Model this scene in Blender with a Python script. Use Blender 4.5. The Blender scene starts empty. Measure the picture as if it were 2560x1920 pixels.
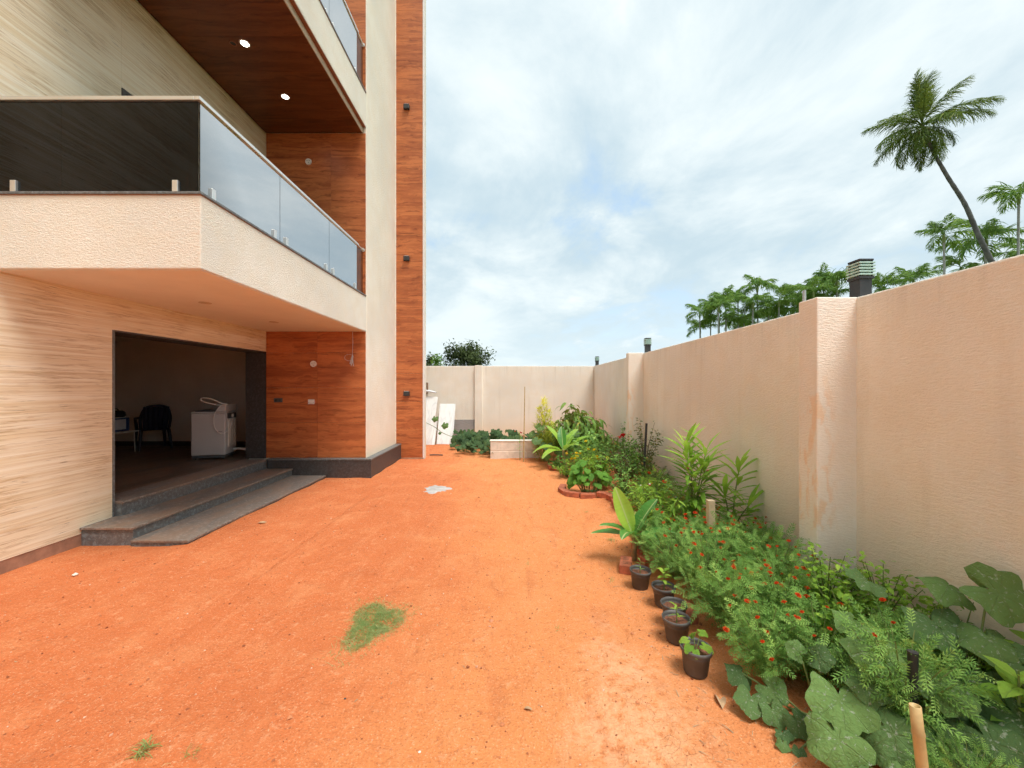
import bpy, math, random
import numpy as np
from mathutils import Vector, Matrix, Euler, noise as mnoise

random.seed(7); rng = np.random.default_rng(7)
PI = math.pi; R = math.radians
sc = bpy.context.scene
C = sc.collection

# ------------------------------------------------------------------ camera, sky, sun, exposure
cam_d = bpy.data.cameras.new('camera'); cam = bpy.data.objects.new('camera', cam_d); C.objects.link(cam)
cam.location = (0, 0, 1.65); cam.rotation_euler = (R(90), 0, 0)
cam_d.lens = 14.06; cam_d.sensor_width = 36; cam_d.shift_x = -0.0008; cam_d.shift_y = 0.0031
cam_d.clip_start = 0.05; cam_d.clip_end = 2000
sc.camera = cam

SUN_EL, SUN_AZ = 66.0, 136.0          # elevation, compass angle clockwise from +Y
world = bpy.data.worlds.new('World'); sc.world = world; world.use_nodes = True
wn, wl = world.node_tree.nodes, world.node_tree.links
wn.clear()
def wnode(t, **kw):
    n = wn.new(t)
    for k, v in kw.items(): setattr(n, k, v)
    return n
def wmath(op, a, b=None, c=None, clamp=False):
    n = wnode('ShaderNodeMath', operation=op); n.use_clamp = clamp
    for i, v in enumerate((a, b, c)):
        if v is None: continue
        if isinstance(v, (int, float)): n.inputs[i].default_value = v
        else: wl.new(v, n.inputs[i])
    return n.outputs[0]
def wramp(val, lo, hi):
    n = wnode('ShaderNodeMapRange', interpolation_type='SMOOTHSTEP')
    wl.new(val, n.inputs[0]); n.inputs[1].default_value = lo; n.inputs[2].default_value = hi
    return n.outputs[0]
def wmix(f, a, b):
    n = wnode('ShaderNodeMix', data_type='RGBA')
    if isinstance(f, (int, float)): n.inputs[0].default_value = f
    else: wl.new(f, n.inputs[0])
    for i, v in ((6, a), (7, b)):
        if isinstance(v, tuple): n.inputs[i].default_value = (*v, 1)
        else: wl.new(v, n.inputs[i])
    return n.outputs[2]
sky = wnode('ShaderNodeTexSky', sky_type='NISHITA', sun_disc=False)
sky.sun_elevation = R(SUN_EL); sky.sun_rotation = R(SUN_AZ); sky.air_density = 1.0; sky.dust_density = 1.5; sky.ozone_density = 1.5
tc = wnode('ShaderNodeTexCoord'); sep = wnode('ShaderNodeSeparateXYZ'); wl.new(tc.outputs['Generated'], sep.inputs[0])
zc = wmath('ADD', wmath('MAXIMUM', sep.outputs[2], 0.0), 0.22)
cmb = wnode('ShaderNodeCombineXYZ')
wl.new(wmath('DIVIDE', sep.outputs[0], zc), cmb.inputs[0]); wl.new(wmath('DIVIDE', sep.outputs[1], zc), cmb.inputs[1])
def wnoise(scale, detail, rough, dist, off, rot, sx, sy):
    m = wnode('ShaderNodeMapping'); wl.new(cmb.outputs[0], m.inputs[0])
    m.inputs['Location'].default_value = off; m.inputs['Rotation'].default_value = (0, 0, R(rot)); m.inputs['Scale'].default_value = (sx, sy, 1)
    n = wnode('ShaderNodeTexNoise'); wl.new(m.outputs[0], n.inputs['Vector'])
    n.inputs['Scale'].default_value = scale; n.inputs['Detail'].default_value = detail
    n.inputs['Roughness'].default_value = rough; n.inputs['Distortion'].default_value = dist
    return n.outputs[0]
big = wnoise(0.85, 5, 0.52, 0.3, (3.1, 1.7, 0), 25, 1.0, 0.85)
wisp = wnoise(2.6, 9, 0.62, 0.5, (7.3, 2.2, 0), 30, 1.0, 0.75)
tone = wnoise(1.7, 8, 0.60, 0.35, (1.2, 9.4, 0), 10, 1.0, 0.9)
cover = wramp(wmath('ADD', wmath('MULTIPLY', big, 0.60), wmath('MULTIPLY', wisp, 0.40)), 0.31, 0.47)
lum = wmath('ADD', wmath('MULTIPLY', big, 0.45), wmath('ADD', wmath('MULTIPLY', tone, 0.35), wmath('MULTIPLY', wisp, 0.20)))
cloud = wmix(wramp(lum, 0.42, 0.60), (2.75, 3.45, 3.85), (4.35, 4.75, 4.8))
cloud = wmix(wramp(wmath('ADD', wmath('MULTIPLY', tone, 0.55), wmath('MULTIPLY', wisp, 0.45)), 0.56, 0.72), cloud, (4.9, 5.1, 5.1))
veil = wmix(0.5, sky.outputs[0], (2.9, 4.2, 5.4))
skyc = wmix(cover, veil, cloud)
haze_low = wmix(wmath('MULTIPLY', wmath('SUBTRACT', 1.0, wramp(sep.outputs[2], -0.05, 0.34)), 0.85), skyc, (3.75, 4.35, 4.55))
bg = wnode('ShaderNodeBackground'); bg.inputs['Strength'].default_value = 0.080
wl.new(haze_low, bg.inputs['Color'])
wo = wnode('ShaderNodeOutputWorld'); wl.new(bg.outputs[0], wo.inputs[0])

sun_d = bpy.data.lights.new('sun', 'SUN'); sun = bpy.data.objects.new('sun', sun_d); C.objects.link(sun)
sun_d.energy = 1.5; sun_d.angle = R(26); sun_d.color = (1.0, 0.955, 0.89)
az, el = R(SUN_AZ), R(SUN_EL)
sdir = Vector((math.sin(az) * math.cos(el), math.cos(az) * math.cos(el), math.sin(el)))
sun.rotation_euler = sdir.to_track_quat('Z', 'Y').to_euler(); sun.location = (6, 2, 30)

sc.view_settings.view_transform = 'Standard'; sc.view_settings.look = 'None'
sc.view_settings.gamma = 1.0; sc.view_settings.use_curve_mapping = False
sc.view_settings.exposure = 1.47
sc.render.engine = 'CYCLES'
sc.cycles.use_denoising = True
sc.cycles.max_bounces = 7; sc.cycles.diffuse_bounces = 4; sc.cycles.transparent_max_bounces = 16
sc.cycles.use_adaptive_sampling = True; sc.cycles.adaptive_threshold = 0.035
sc.cycles.caustics_reflective = False; sc.cycles.caustics_refractive = False
sc.cycles.sample_clamp_indirect = 8.0

# ------------------------------------------------------------------ mesh helpers
class MB:
    def __init__(s): s.ch = []; s.n = 0; s.attr = False
    def add(s, V, F, tint=None, uv=None):
        V = np.asarray(V, float).reshape(-1, 3); F = np.asarray(F, int)
        s.ch.append((V, F + s.n, np.full(len(V), 0.5) if tint is None else np.broadcast_to(np.asarray(tint, float), (len(V),))))
        s.n += len(V); return s
    def box(s, x0, x1, y0, y1, z0, z1, M=None):
        V = np.array([(x, y, z) for z in (z0, z1) for y in (y0, y1) for x in (x0, x1)], float)
        if M is not None: V = V @ np.array(M.to_3x3()).T + np.array(M.translation)
        return s.add(V, [(0, 2, 3, 1), (4, 5, 7, 6), (0, 1, 5, 4), (2, 6, 7, 3), (0, 4, 6, 2), (1, 3, 7, 5)])
    def tube(s, pts, rad, n=8, cap=True, tint=None):
        pts = np.array(pts, float); m = len(pts)
        rad = np.full(m, rad, float) if np.isscalar(rad) else np.array(rad, float)
        T = np.gradient(pts, axis=0); T /= np.linalg.norm(T, axis=1)[:, None] + 1e-9
        up = np.array((0, 0, 1.0)) if abs(T[0][2]) < 0.9 else np.array((1.0, 0, 0))
        N = np.cross(T[0], up); N /= np.linalg.norm(N); V = []
        a = np.arange(n) * 2 * PI / n
        for i in range(m):
            N = N - T[i] * (N @ T[i]); N /= np.linalg.norm(N) + 1e-9; B = np.cross(T[i], N)
            V.append(pts[i] + rad[i] * (np.cos(a)[:, None] * N + np.sin(a)[:, None] * B))
        V = np.concatenate(V)
        F = [(i * n + j, i * n + (j + 1) % n, (i + 1) * n + (j + 1) % n, (i + 1) * n + j) for i in range(m - 1) for j in range(n)]
        s.add(V, F, tint)
        if cap:
            for i in (0, m - 1):
                base = len(V) if False else None
                c = pts[i]; ring = V[i * n:(i + 1) * n]
                s.add(np.vstack([ring, c]), [(j, (j + 1) % n, n) if i else ((j + 1) % n, j, n) for j in range(n)], tint)
        return s
    def lathe(s, prof, n=24, cx=0, cy=0, cz=0):
        a = np.arange(n) * 2 * PI / n; V = []
        for r, z in prof: V += [(cx + r * math.cos(t), cy + r * math.sin(t), cz + z) for t in a]
        m = len(prof)
        return s.add(V, [(i * n + j, i * n + (j + 1) % n, (i + 1) * n + (j + 1) % n, (i + 1) * n + j) for i in range(m - 1) for j in range(n)])
    def disc(s, cx, cy, cz, r, n=20, axis='z', flip=False):
        a = np.arange(n) * 2 * PI / n * (-1 if flip else 1); co, si = r * np.cos(a), r * np.sin(a); o = np.zeros(n)
        V = {'z': np.c_[co, si, o], 'y': np.c_[co, o, si], 'x': np.c_[o, co, si]}[axis] + (cx, cy, cz)
        return s.add(np.vstack([V, (cx, cy, cz)]), [(j, (j + 1) % n, n) for j in range(n)])
    def inst(s, tmpl, Ms, Ts, tints=None):                    # Ms (m,3,3), Ts (m,3)
        tv, tf = tmpl; m = len(Ts); k = len(tv)
        V = np.einsum('mij,kj->mki', Ms, tv) + Ts[:, None, :]
        F = tf[None] + (np.arange(m) * k)[:, None, None]
        t = np.full(m, 0.5) if tints is None else tints
        return s.add(V.reshape(-1, 3), F.reshape(-1, tf.shape[1]), np.repeat(t, k))
    def mesh(s, name):
        me = bpy.data.meshes.new(name)
        V = np.concatenate([c[0] for c in s.ch]); me.vertices.add(len(V)); me.vertices.foreach_set('co', V.ravel())
        lt = np.concatenate([np.full(len(c[1]), c[1].shape[1]) for c in s.ch]); lv = np.concatenate([c[1].ravel() for c in s.ch])
        me.loops.add(len(lv)); me.loops.foreach_set('vertex_index', lv.astype(np.int32))
        me.polygons.add(len(lt)); me.polygons.foreach_set('loop_start', np.concatenate([[0], np.cumsum(lt)[:-1]]).astype(np.int32))
        at = me.attributes.new('tint', 'FLOAT', 'POINT'); at.data.foreach_set('value', np.concatenate([c[2] for c in s.ch]).astype(np.float32))
        me.update(calc_edges=True); me.validate(); me.polygons.foreach_set('use_smooth', np.zeros(len(me.polygons), bool))
        return me
    def build(s, name, mat, parent=None, smooth=False, bevel=0, world=True, kind=None):
        if world and parent is not None:
            off = np.zeros(3); p = parent
            while p is not None: off += np.array(p.location); p = p.parent
            s.ch = [(c[0] - off, c[1], c[2]) for c in s.ch]
        me = s.mesh(name); me.materials.append(mat); me.polygons.foreach_set('use_smooth', np.full(len(me.polygons), bool(smooth)))
        o = bpy.data.objects.new(name, me); C.objects.link(o); o.parent = parent
        if bevel:
            b = o.modifiers.new('bevel', 'BEVEL'); b.width = bevel; b.segments = 2; b.limit_method = 'ANGLE'; b.harden_normals = False
        if kind: o['kind'] = kind
        return o
def box(name, mat, parent, x0, x1, y0, y1, z0, z1, bevel=0.0, world=True):
    return MB().box(x0, x1, y0, y1, z0, z1).build(name, mat, parent, bevel=bevel, world=world)
def tag(o, label, cat, group=None, kind=None):
    o['label'] = label; o['category'] = cat
    if group: o['group'] = group
    if kind: o['kind'] = kind
    return o
def thing(name, label, cat, loc=(0, 0, 0), group=None):
    o = bpy.data.objects.new(name, None); C.objects.link(o); o.location = loc; o.empty_display_size = 0.1
    return tag(o, label, cat, group)
def dup(root, parent=None, loc=None):
    c = root.copy(); C.objects.link(c); c.parent = parent
    if loc is not None: c.location = loc
    for ch in list(root.children): dup(ch, c)
    return c
def rots(yaw, pitch, roll=None):                              # arrays -> (m,3,3): local +Y is the leaf axis, +Z its upper side
    cy, sy, cp, sp = np.cos(yaw), np.sin(yaw), np.cos(pitch), np.sin(pitch); o = np.zeros_like(cy); i = np.ones_like(cy)
    Rz = np.array([[cy, -sy, o], [sy, cy, o], [o, o, i]]).transpose(2, 0, 1)
    Rx = np.array([[i, o, o], [o, cp, -sp], [o, sp, cp]]).transpose(2, 0, 1)
    M = Rz @ Rx
    if roll is not None:
        cr, sr = np.cos(roll), np.sin(roll)
        M = M @ np.array([[cr, o, sr], [o, i, o], [-sr, o, cr]]).transpose(2, 0, 1)
    return M

# ------------------------------------------------------------------ materials
def mat(name):
    m = bpy.data.materials.new(name); m.use_nodes = True; nt = m.node_tree; nt.nodes.clear()
    return m, Nd(nt)
class Nd:
    def __init__(s, nt): s.nt = nt
    def n(s, t, **kw):
        x = s.nt.nodes.new(t)
        for k, v in kw.items(): setattr(x, k, v)
        return x
    def put(s, sock, v):
        if v is None: return
        if isinstance(v, bpy.types.NodeSocket): s.nt.links.new(v, sock)
        elif isinstance(v, tuple) and len(v) == 3 and sock.type == 'RGBA': sock.default_value = (*v, 1)
        else: sock.default_value = v
    def math(s, op, a, b=None, c=None, clamp=False):
        x = s.n('ShaderNodeMath', operation=op); x.use_clamp = clamp
        for i, v in enumerate((a, b, c)): s.put(x.inputs[i], v)
        return x.outputs[0]
    def mix(s, f, a, b, blend='MIX'):
        x = s.n('ShaderNodeMix', data_type='RGBA', blend_type=blend); s.put(x.inputs[0], f); s.put(x.inputs[6], a); s.put(x.inputs[7], b); return x.outputs[2]
    def rng(s, v, a, b, c=0.0, d=1.0):
        x = s.n('ShaderNodeMapRange', interpolation_type='SMOOTHSTEP')
        s.put(x.inputs[0], v)
        for i, q in ((1, a), (2, b), (3, c), (4, d)): x.inputs[i].default_value = q
        return x.outputs[0]
    def coord(s, sc_=(1, 1, 1), loc=(0, 0, 0), rot=(0, 0, 0), src='Object', rand=0.0):
        tcn = s.n('ShaderNodeTexCoord'); v = tcn.outputs[src]
        if rand:
            oi = s.n('ShaderNodeObjectInfo'); cb = s.n('ShaderNodeCombineXYZ')
            for i, k in enumerate((rand, rand * 1.7, rand * 2.3)): s.put(cb.inputs[i], s.math('MULTIPLY', oi.outputs['Random'], k))
            vm = s.n('ShaderNodeVectorMath', operation='ADD'); s.put(vm.inputs[0], v); s.put(vm.inputs[1], cb.outputs[0]); v = vm.outputs[0]
        m = s.n('ShaderNodeMapping'); s.put(m.inputs[0], v); m.inputs['Scale'].default_value = sc_; m.inputs['Location'].default_value = loc; m.inputs['Rotation'].default_value = rot
        return m.outputs[0]
    def noise(s, v, scale, detail=4, rough=0.5, dist=0.0):
        x = s.n('ShaderNodeTexNoise'); s.put(x.inputs['Vector'], v)
        for k, q in (('Scale', scale), ('Detail', detail), ('Roughness', rough), ('Distortion', dist)): x.inputs[k].default_value = q
        return x.outputs[0]
    def voro(s, v, scale, feature='F1', out=0, rnd=1.0):
        x = s.n('ShaderNodeTexVoronoi', feature=feature); s.put(x.inputs['Vector'], v); x.inputs['Scale'].default_value = scale; x.inputs['Randomness'].default_value = rnd
        return x.outputs[out]
    def bump(s, h, strength=0.3, dist=0.01, normal=None):
        x = s.n('ShaderNodeBump'); s.put(x.inputs['Height'], h); x.inputs['Strength'].default_value = strength; x.inputs['Distance'].default_value = dist
        if normal is not None: s.put(x.inputs['Normal'], normal)
        return x.outputs[0]
    def attr(s, name='tint'):
        x = s.n('ShaderNodeAttribute', attribute_name=name); return x.outputs['Fac']
    def bsdf(s, col, rough=0.6, normal=None, metal=0.0, spec=0.5, **kw):
        x = s.n('ShaderNodeBsdfPrincipled'); s.put(x.inputs['Base Color'], col); s.put(x.inputs['Roughness'], rough); x.inputs['Metallic'].default_value = metal
        x.inputs['Specular IOR Level'].default_value = spec
        if normal is not None: s.put(x.inputs['Normal'], normal)
        for k, v in kw.items(): s.put(x.inputs[k.replace('_', ' ')], v)
        return x.outputs[0]
    def out(s, sh):
        x = s.n('ShaderNodeOutputMaterial'); s.nt.links.new(sh, x.inputs[0])
def plain(name, col, rough=0.6, metal=0.0, var=0.12, scale=14, spec=0.5, bump=0.0, bscale=60):
    m, N = mat(name); v = N.coord(rand=5.0)
    f = N.noise(v, scale, 5, 0.6)
    c = N.mix(N.rng(f, 0.3, 0.7), tuple(k * (1 - var) for k in col), tuple(min(1, k * (1 + var)) for k in col))
    nm = N.bump(N.noise(v, bscale, 4, 0.6), bump, 0.004) if bump else None
    N.out(N.bsdf(c, N.rng(f, 0.2, 0.8, max(0.02, rough - 0.08), min(1, rough + 0.08)), nm, metal, spec)); return m

def soil_mat():
    m, N = mat('red_soil'); v = N.coord()
    a = N.noise(v, 0.55, 4, 0.55, 0.3); b = N.noise(v, 2.6, 5, 0.62, 0.4); c = N.noise(v, 19, 4, 0.68); d = N.noise(v, 95, 3, 0.75); e = d
    sx = N.n('ShaderNodeSeparateXYZ'); N.put(sx.inputs[0], v)
    pd = N.math('ABSOLUTE', N.math('SUBTRACT', sx.outputs[0], N.math('MULTIPLY', N.math('SINE', N.math('MULTIPLY', sx.outputs[1], 0.42)), 0.55)))
    trod = N.rng(N.math('ADD', pd, N.math('MULTIPLY', N.math('SUBTRACT', a, 0.5), 2.6)), 0.35, 1.75, 1, 0)
    scuff = N.noise(N.coord((7, 1.6, 1), rot=(0, 0, R(12))), 1.0, 4, 0.6, 0.5)
    col = N.mix(N.math('MULTIPLY', trod, 0.85), (0.585, 0.168, 0.058), (0.71, 0.272, 0.096))
    col = N.mix(N.rng(scuff, 0.55, 0.75, 0, 0.28), col, (0.72, 0.31, 0.14)); col = N.mix(N.rng(scuff, 0.30, 0.44, 0.3, 0), col, (0.46, 0.125, 0.045))
    col = N.mix(N.rng(b, 0.45, 0.75, 0, 0.3), col, (0.76, 0.35, 0.155))
    col = N.mix(N.rng(b, 0.28, 0.44, 0.35, 0), col, (0.45, 0.125, 0.045))
    col = N.mix(N.rng(c, 0.54, 0.76, 0, 0.45), col, (0.78, 0.42, 0.23))
    col = N.mix(N.rng(c, 0.26, 0.44, 0.5, 0), col, (0.42, 0.135, 0.056))
    col = N.mix(N.rng(d, 0.55, 0.72, 0, 0.7), col, (0.82, 0.50, 0.30))
    col = N.mix(N.rng(d, 0.28, 0.45, 0.75, 0), col, (0.34, 0.11, 0.048))
    # pale dried crust with cracks near the bed, as a stain of its own
    vc = N.n('ShaderNodeVectorMath', operation='DISTANCE')
    sv = N.coord((1.0, 0.55, 1)); N.put(vc.inputs[0], sv); vc.inputs[1].default_value = (0.62, 1.02, 0)
    dd = N.math('ADD', vc.outputs['Value'], N.math('MULTIPLY', N.math('SUBTRACT', b, 0.5), 1.1))
    crust = N.rng(dd, 0.05, 0.52, 1, 0)
    crust = N.math('MULTIPLY', crust, N.rng(c, 0.30, 0.6))
    col = N.mix(N.math('MULTIPLY', crust, 0.6), col, (0.80, 0.47, 0.27))
    wv = N.n('ShaderNodeVectorMath', operation='ADD'); N.put(wv.inputs[0], v)
    nz = N.n('ShaderNodeTexNoise'); N.put(nz.inputs['Vector'], v); nz.inputs['Scale'].default_value = 9; nz.inputs['Detail'].default_value = 2
    vs = N.n('ShaderNodeVectorMath', operation='SCALE'); N.put(vs.inputs[0], nz.outputs[1]); vs.inputs[3].default_value = 0.09; N.put(wv.inputs[1], vs.outputs[0])
    ck = N.voro(wv.outputs[0], 15, 'DISTANCE_TO_EDGE')
    crack = N.math('MULTIPLY', N.rng(ck, 0.0, 0.022, 1, 0), N.rng(dd, 0.1, 0.6, 1, 0))
    crack = N.math('MULTIPLY', crack, N.rng(b, 0.44, 0.60))
    col = N.mix(N.math('MULTIPLY', crack, 0.55), col, (0.36, 0.12, 0.05))
    h = N.math('ADD', N.math('ADD', N.math('MULTIPLY', b, 0.9), N.math('MULTIPLY', scuff, 0.6)), N.math('MULTIPLY', c, 0.6))
    h = N.math('ADD', h, N.math('MULTIPLY', d, 0.34)); 
    h = N.math('SUBTRACT', h, N.math('MULTIPLY', crack, 0.10))
    out_ = N.math('MAXIMUM', N.math('GREATER_THAN', sx.outputs[0], 2.75), N.math('GREATER_THAN', sx.outputs[1], 12.45))   # rough green land beyond the walls
    col = N.mix(out_, col, N.mix(N.rng(b, 0.35, 0.65), (0.07, 0.10, 0.03), (0.16, 0.17, 0.06)))
    N.out(N.bsdf(col, 0.95, N.bump(h, 0.85, 0.04), spec=0.12)); return m
def stucco_mat(name, col, stretch=(1, 1, 2.2), scale=42, stain=0.0, strength=0.5, patch=False):
    m, N = mat(name); v = N.coord(); vs = N.coord(stretch)
    big = N.noise(v, 0.9, 2, 0.55); mid = N.noise(v, 5, 3, 0.6)
    c = N.mix(N.rng(big, 0.32, 0.68), tuple(k * 0.93 for k in col), tuple(min(1, k * 1.04) for k in col))
    c = N.mix(N.rng(mid, 0.35, 0.7, 0, 0.35), c, (col[0] * 0.97, col[1] * 0.90, col[2] * 0.80))
    if stain:                                              # rain-splashed red dust low on the wall and faint runs
        sz = N.n('ShaderNodeSeparateXYZ'); N.put(sz.inputs[0], N.coord())
        run = N.noise(N.coord((3.0, 3.0, 0.25)), 2.2, 3, 0.6)
        c = N.mix(N.math('MULTIPLY', N.rng(run, 0.52, 0.74), stain), c, (0.55, 0.45, 0.33))
        tp_ = N.math('MULTIPLY', N.rng(N.math('ADD', sz.outputs[2], N.math('MULTIPLY', run, 0.9)), 2.35, 2.85), N.rng(N.noise(N.coord((9, 9, 0.2)), 1.6, 2, 0.6), 0.5, 0.68))
        c = N.mix(N.math('MULTIPLY', tp_, 0.18 if stain > 0.1 else 0.0), c, (0.42, 0.37, 0.30))
        low = N.math('MULTIPLY', N.rng(N.math('ADD', sz.outputs[2], N.math('MULTIPLY', mid, 0.5)), 0.15, 1.15, 1, 0), 0.55)
        c = N.mix(low, c, (0.76, 0.56, 0.34))
    if patch:                                              # ochre smears on the pilaster
        sz = N.n('ShaderNodeSeparateXYZ'); N.put(sz.inputs[0], N.coord())
        sm = N.noise(N.coord((9, 9, 3.2), rot=(0, R(35), 0)), 1.5, 4, 0.55, 0.4)
        side = N.math('MULTIPLY', N.rng(sz.outputs[0], 0.05, 0.17, 1, 0), N.rng(N.math('ABSOLUTE', N.math('SUBTRACT', sz.outputs[2], 0.95)), 0.55, 0.9, 1, 0))
        c = N.mix(N.math('MULTIPLY', N.math('MULTIPLY', N.rng(sm, 0.48, 0.64), side), 0.45), c, (0.84, 0.50, 0.22))
    w = N.noise(vs, scale, 3, 0.62, 0.6); w2 = N.noise(v, scale * 4, 1, 0.6)
    h = N.math('ADD', N.rng(w, 0.3, 0.72), N.math('MULTIPLY', w2, 0.25))
    N.out(N.bsdf(c, 0.88, N.bump(h, strength, 0.012), spec=0.2)); return m
def travertine_mat():
    m, N = mat('travertine'); v = N.coord((1, 0.22, 1))
    w = N.coord((1, 0.9, 1))
    wig = N.n('ShaderNodeVectorMath', operation='ADD'); nz = N.n('ShaderNodeCombineXYZ'); N.put(nz.inputs[2], N.math('MULTIPLY', N.noise(w, 0.9, 1, 0.5), 0.05)); N.put(wig.inputs[0], v); N.put(wig.inputs[1], nz.outputs[0]); q = wig.outputs[0]
    def st(k, s_, d): 
        x = N.n('ShaderNodeMapping'); N.put(x.inputs[0], q); x.inputs['Scale'].default_value = k; return N.noise(x.outputs[0], s_, d, 0.62)
    a = st((0.5, 0.9, 17), 1.0, 3); b = st((1, 3.0, 85), 1.0, 3); c = st((1, 14, 130), 1.0, 2)
    col = N.mix(N.rng(a, 0.34, 0.66), (0.76, 0.615, 0.40), (0.87, 0.775, 0.60))
    col = N.mix(N.rng(b, 0.50, 0.68, 0, 0.55), col, (0.60, 0.44, 0.26))
    col = N.mix(N.rng(b, 0.30, 0.44, 0.6, 0), col, (0.86, 0.82, 0.71))
    col = N.mix(N.rng(c, 0.60, 0.72, 0, 0.55), col, (0.36, 0.22, 0.11))
    x = N.n('ShaderNodeMapping'); vj = N.n('ShaderNodeVectorMath', operation='ADD'); jz = N.n('ShaderNodeCombineXYZ'); N.put(jz.inputs[2], N.math('MULTIPLY', N.noise(N.coord((1, 2.2, 3)), 1.6, 3, 0.6), 0.045)); N.put(vj.inputs[0], v); N.put(vj.inputs[1], jz.outputs[0]); N.put(x.inputs[0], vj.outputs[0]); x.inputs['Scale'].default_value = (1, 4.2, 26)
    rg = N.math('ABSOLUTE', N.math('SUBTRACT', N.noise(x.outputs[0], 1.0, 4, 0.6), 0.5)); patch = N.rng(N.noise(N.coord((1, 0.8, 1.6)), 1.7, 1, 0.6), 0.42, 0.62)
    col = N.mix(N.math('MULTIPLY', N.rng(rg, 0.0, 0.035, 0.8, 0), patch), col, (0.46, 0.31, 0.17))
    col = N.mix(N.math('MULTIPLY', N.rng(rg, 0.02, 0.10, 0.3, 0), patch), col, (0.66, 0.50, 0.30))
    pit = N.math('MULTIPLY', N.rng(c, 0.62, 0.7), N.rng(N.noise(w, 9, 3, 0.6), 0.52, 0.6))
    col = N.mix(N.math('MULTIPLY', pit, 0.7), col, (0.20, 0.12, 0.07))
    h = N.math('SUBTRACT', N.math('MULTIPLY', b, 0.3), pit)
    N.out(N.bsdf(col, N.rng(a, 0.3, 0.7, 0.38, 0.55), N.bump(N.math('MULTIPLY', b, 0.5), 0.3, 0.004), spec=0.4)); return m
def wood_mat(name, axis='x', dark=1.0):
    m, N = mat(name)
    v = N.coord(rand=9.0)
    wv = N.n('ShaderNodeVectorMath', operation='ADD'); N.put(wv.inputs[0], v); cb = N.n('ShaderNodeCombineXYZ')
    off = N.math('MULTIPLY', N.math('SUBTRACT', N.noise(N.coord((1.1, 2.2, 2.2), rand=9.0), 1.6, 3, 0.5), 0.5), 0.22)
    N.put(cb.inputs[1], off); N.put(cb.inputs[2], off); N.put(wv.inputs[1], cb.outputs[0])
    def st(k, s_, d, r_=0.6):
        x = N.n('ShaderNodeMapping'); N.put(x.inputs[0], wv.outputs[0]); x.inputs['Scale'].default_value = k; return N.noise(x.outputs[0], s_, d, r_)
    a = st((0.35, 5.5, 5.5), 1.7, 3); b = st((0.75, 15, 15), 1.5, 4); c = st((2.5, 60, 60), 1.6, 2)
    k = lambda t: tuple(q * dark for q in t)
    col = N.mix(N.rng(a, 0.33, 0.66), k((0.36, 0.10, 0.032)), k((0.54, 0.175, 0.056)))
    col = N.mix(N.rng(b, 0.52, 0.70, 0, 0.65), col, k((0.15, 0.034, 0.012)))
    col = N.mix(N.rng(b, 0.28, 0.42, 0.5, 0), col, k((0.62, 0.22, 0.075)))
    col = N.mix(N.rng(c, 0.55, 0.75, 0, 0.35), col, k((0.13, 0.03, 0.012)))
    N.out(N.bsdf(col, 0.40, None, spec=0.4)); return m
def granite_mat(name, base, dust=0.0, rough=0.45):
    m, N = mat(name); v = N.coord()
    a = N.noise(v, 26, 6, 0.7, 0.8); b = N.noise(v, 120, 3, 0.7)
    c = N.mix(N.rng(a, 0.42, 0.70), tuple(k * 0.6 for k in base), tuple(k * 1.5 for k in base))
    c = N.mix(N.rng(b, 0.62, 0.74, 0, 0.5), c, (0.24, 0.26, 0.27))
    if dust:
        d = N.noise(N.coord((1.6, 0.5, 1)), 2.4, 7, 0.66, 0.5)
        c = N.mix(N.rng(d, 0.36, 0.70, 0.08, dust), c, (0.33, 0.19, 0.105))
    N.out(N.bsdf(c, N.rng(a, 0.3, 0.7, rough - 0.1, rough + 0.15), N.bump(a, 0.12, 0.004), spec=0.45)); return m
def glass_mat(name='tinted_glass', lo=(0.34, 0.05), hi=(0.48, 0.62), t_=0.055):
    m, N = mat(name); lw = N.n('ShaderNodeLayerWeight'); lw.inputs['Blend'].default_value = 0.5
    x = N.n('ShaderNodeMapRange', interpolation_type='LINEAR'); N.put(x.inputs[0], lw.outputs['Facing'])
    for i, q in ((1, lo[0]), (2, hi[0]), (3, lo[1]), (4, hi[1])): x.inputs[i].default_value = q
    t = N.n('ShaderNodeBsdfTransparent'); t.inputs[0].default_value = (t_, t_, t_ * 1.05, 1)
    g = N.n('ShaderNodeBsdfGlossy'); g.inputs['Color'].default_value = (0.97, 0.97, 0.98, 1); g.inputs['Roughness'].default_value = 0.0
    ms = N.n('ShaderNodeMixShader'); N.put(ms.inputs[0], x.outputs[0]); N.put(ms.inputs[1], t.outputs[0]); N.put(ms.inputs[2], g.outputs[0]); N.out(ms.outputs[0]); return m
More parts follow.
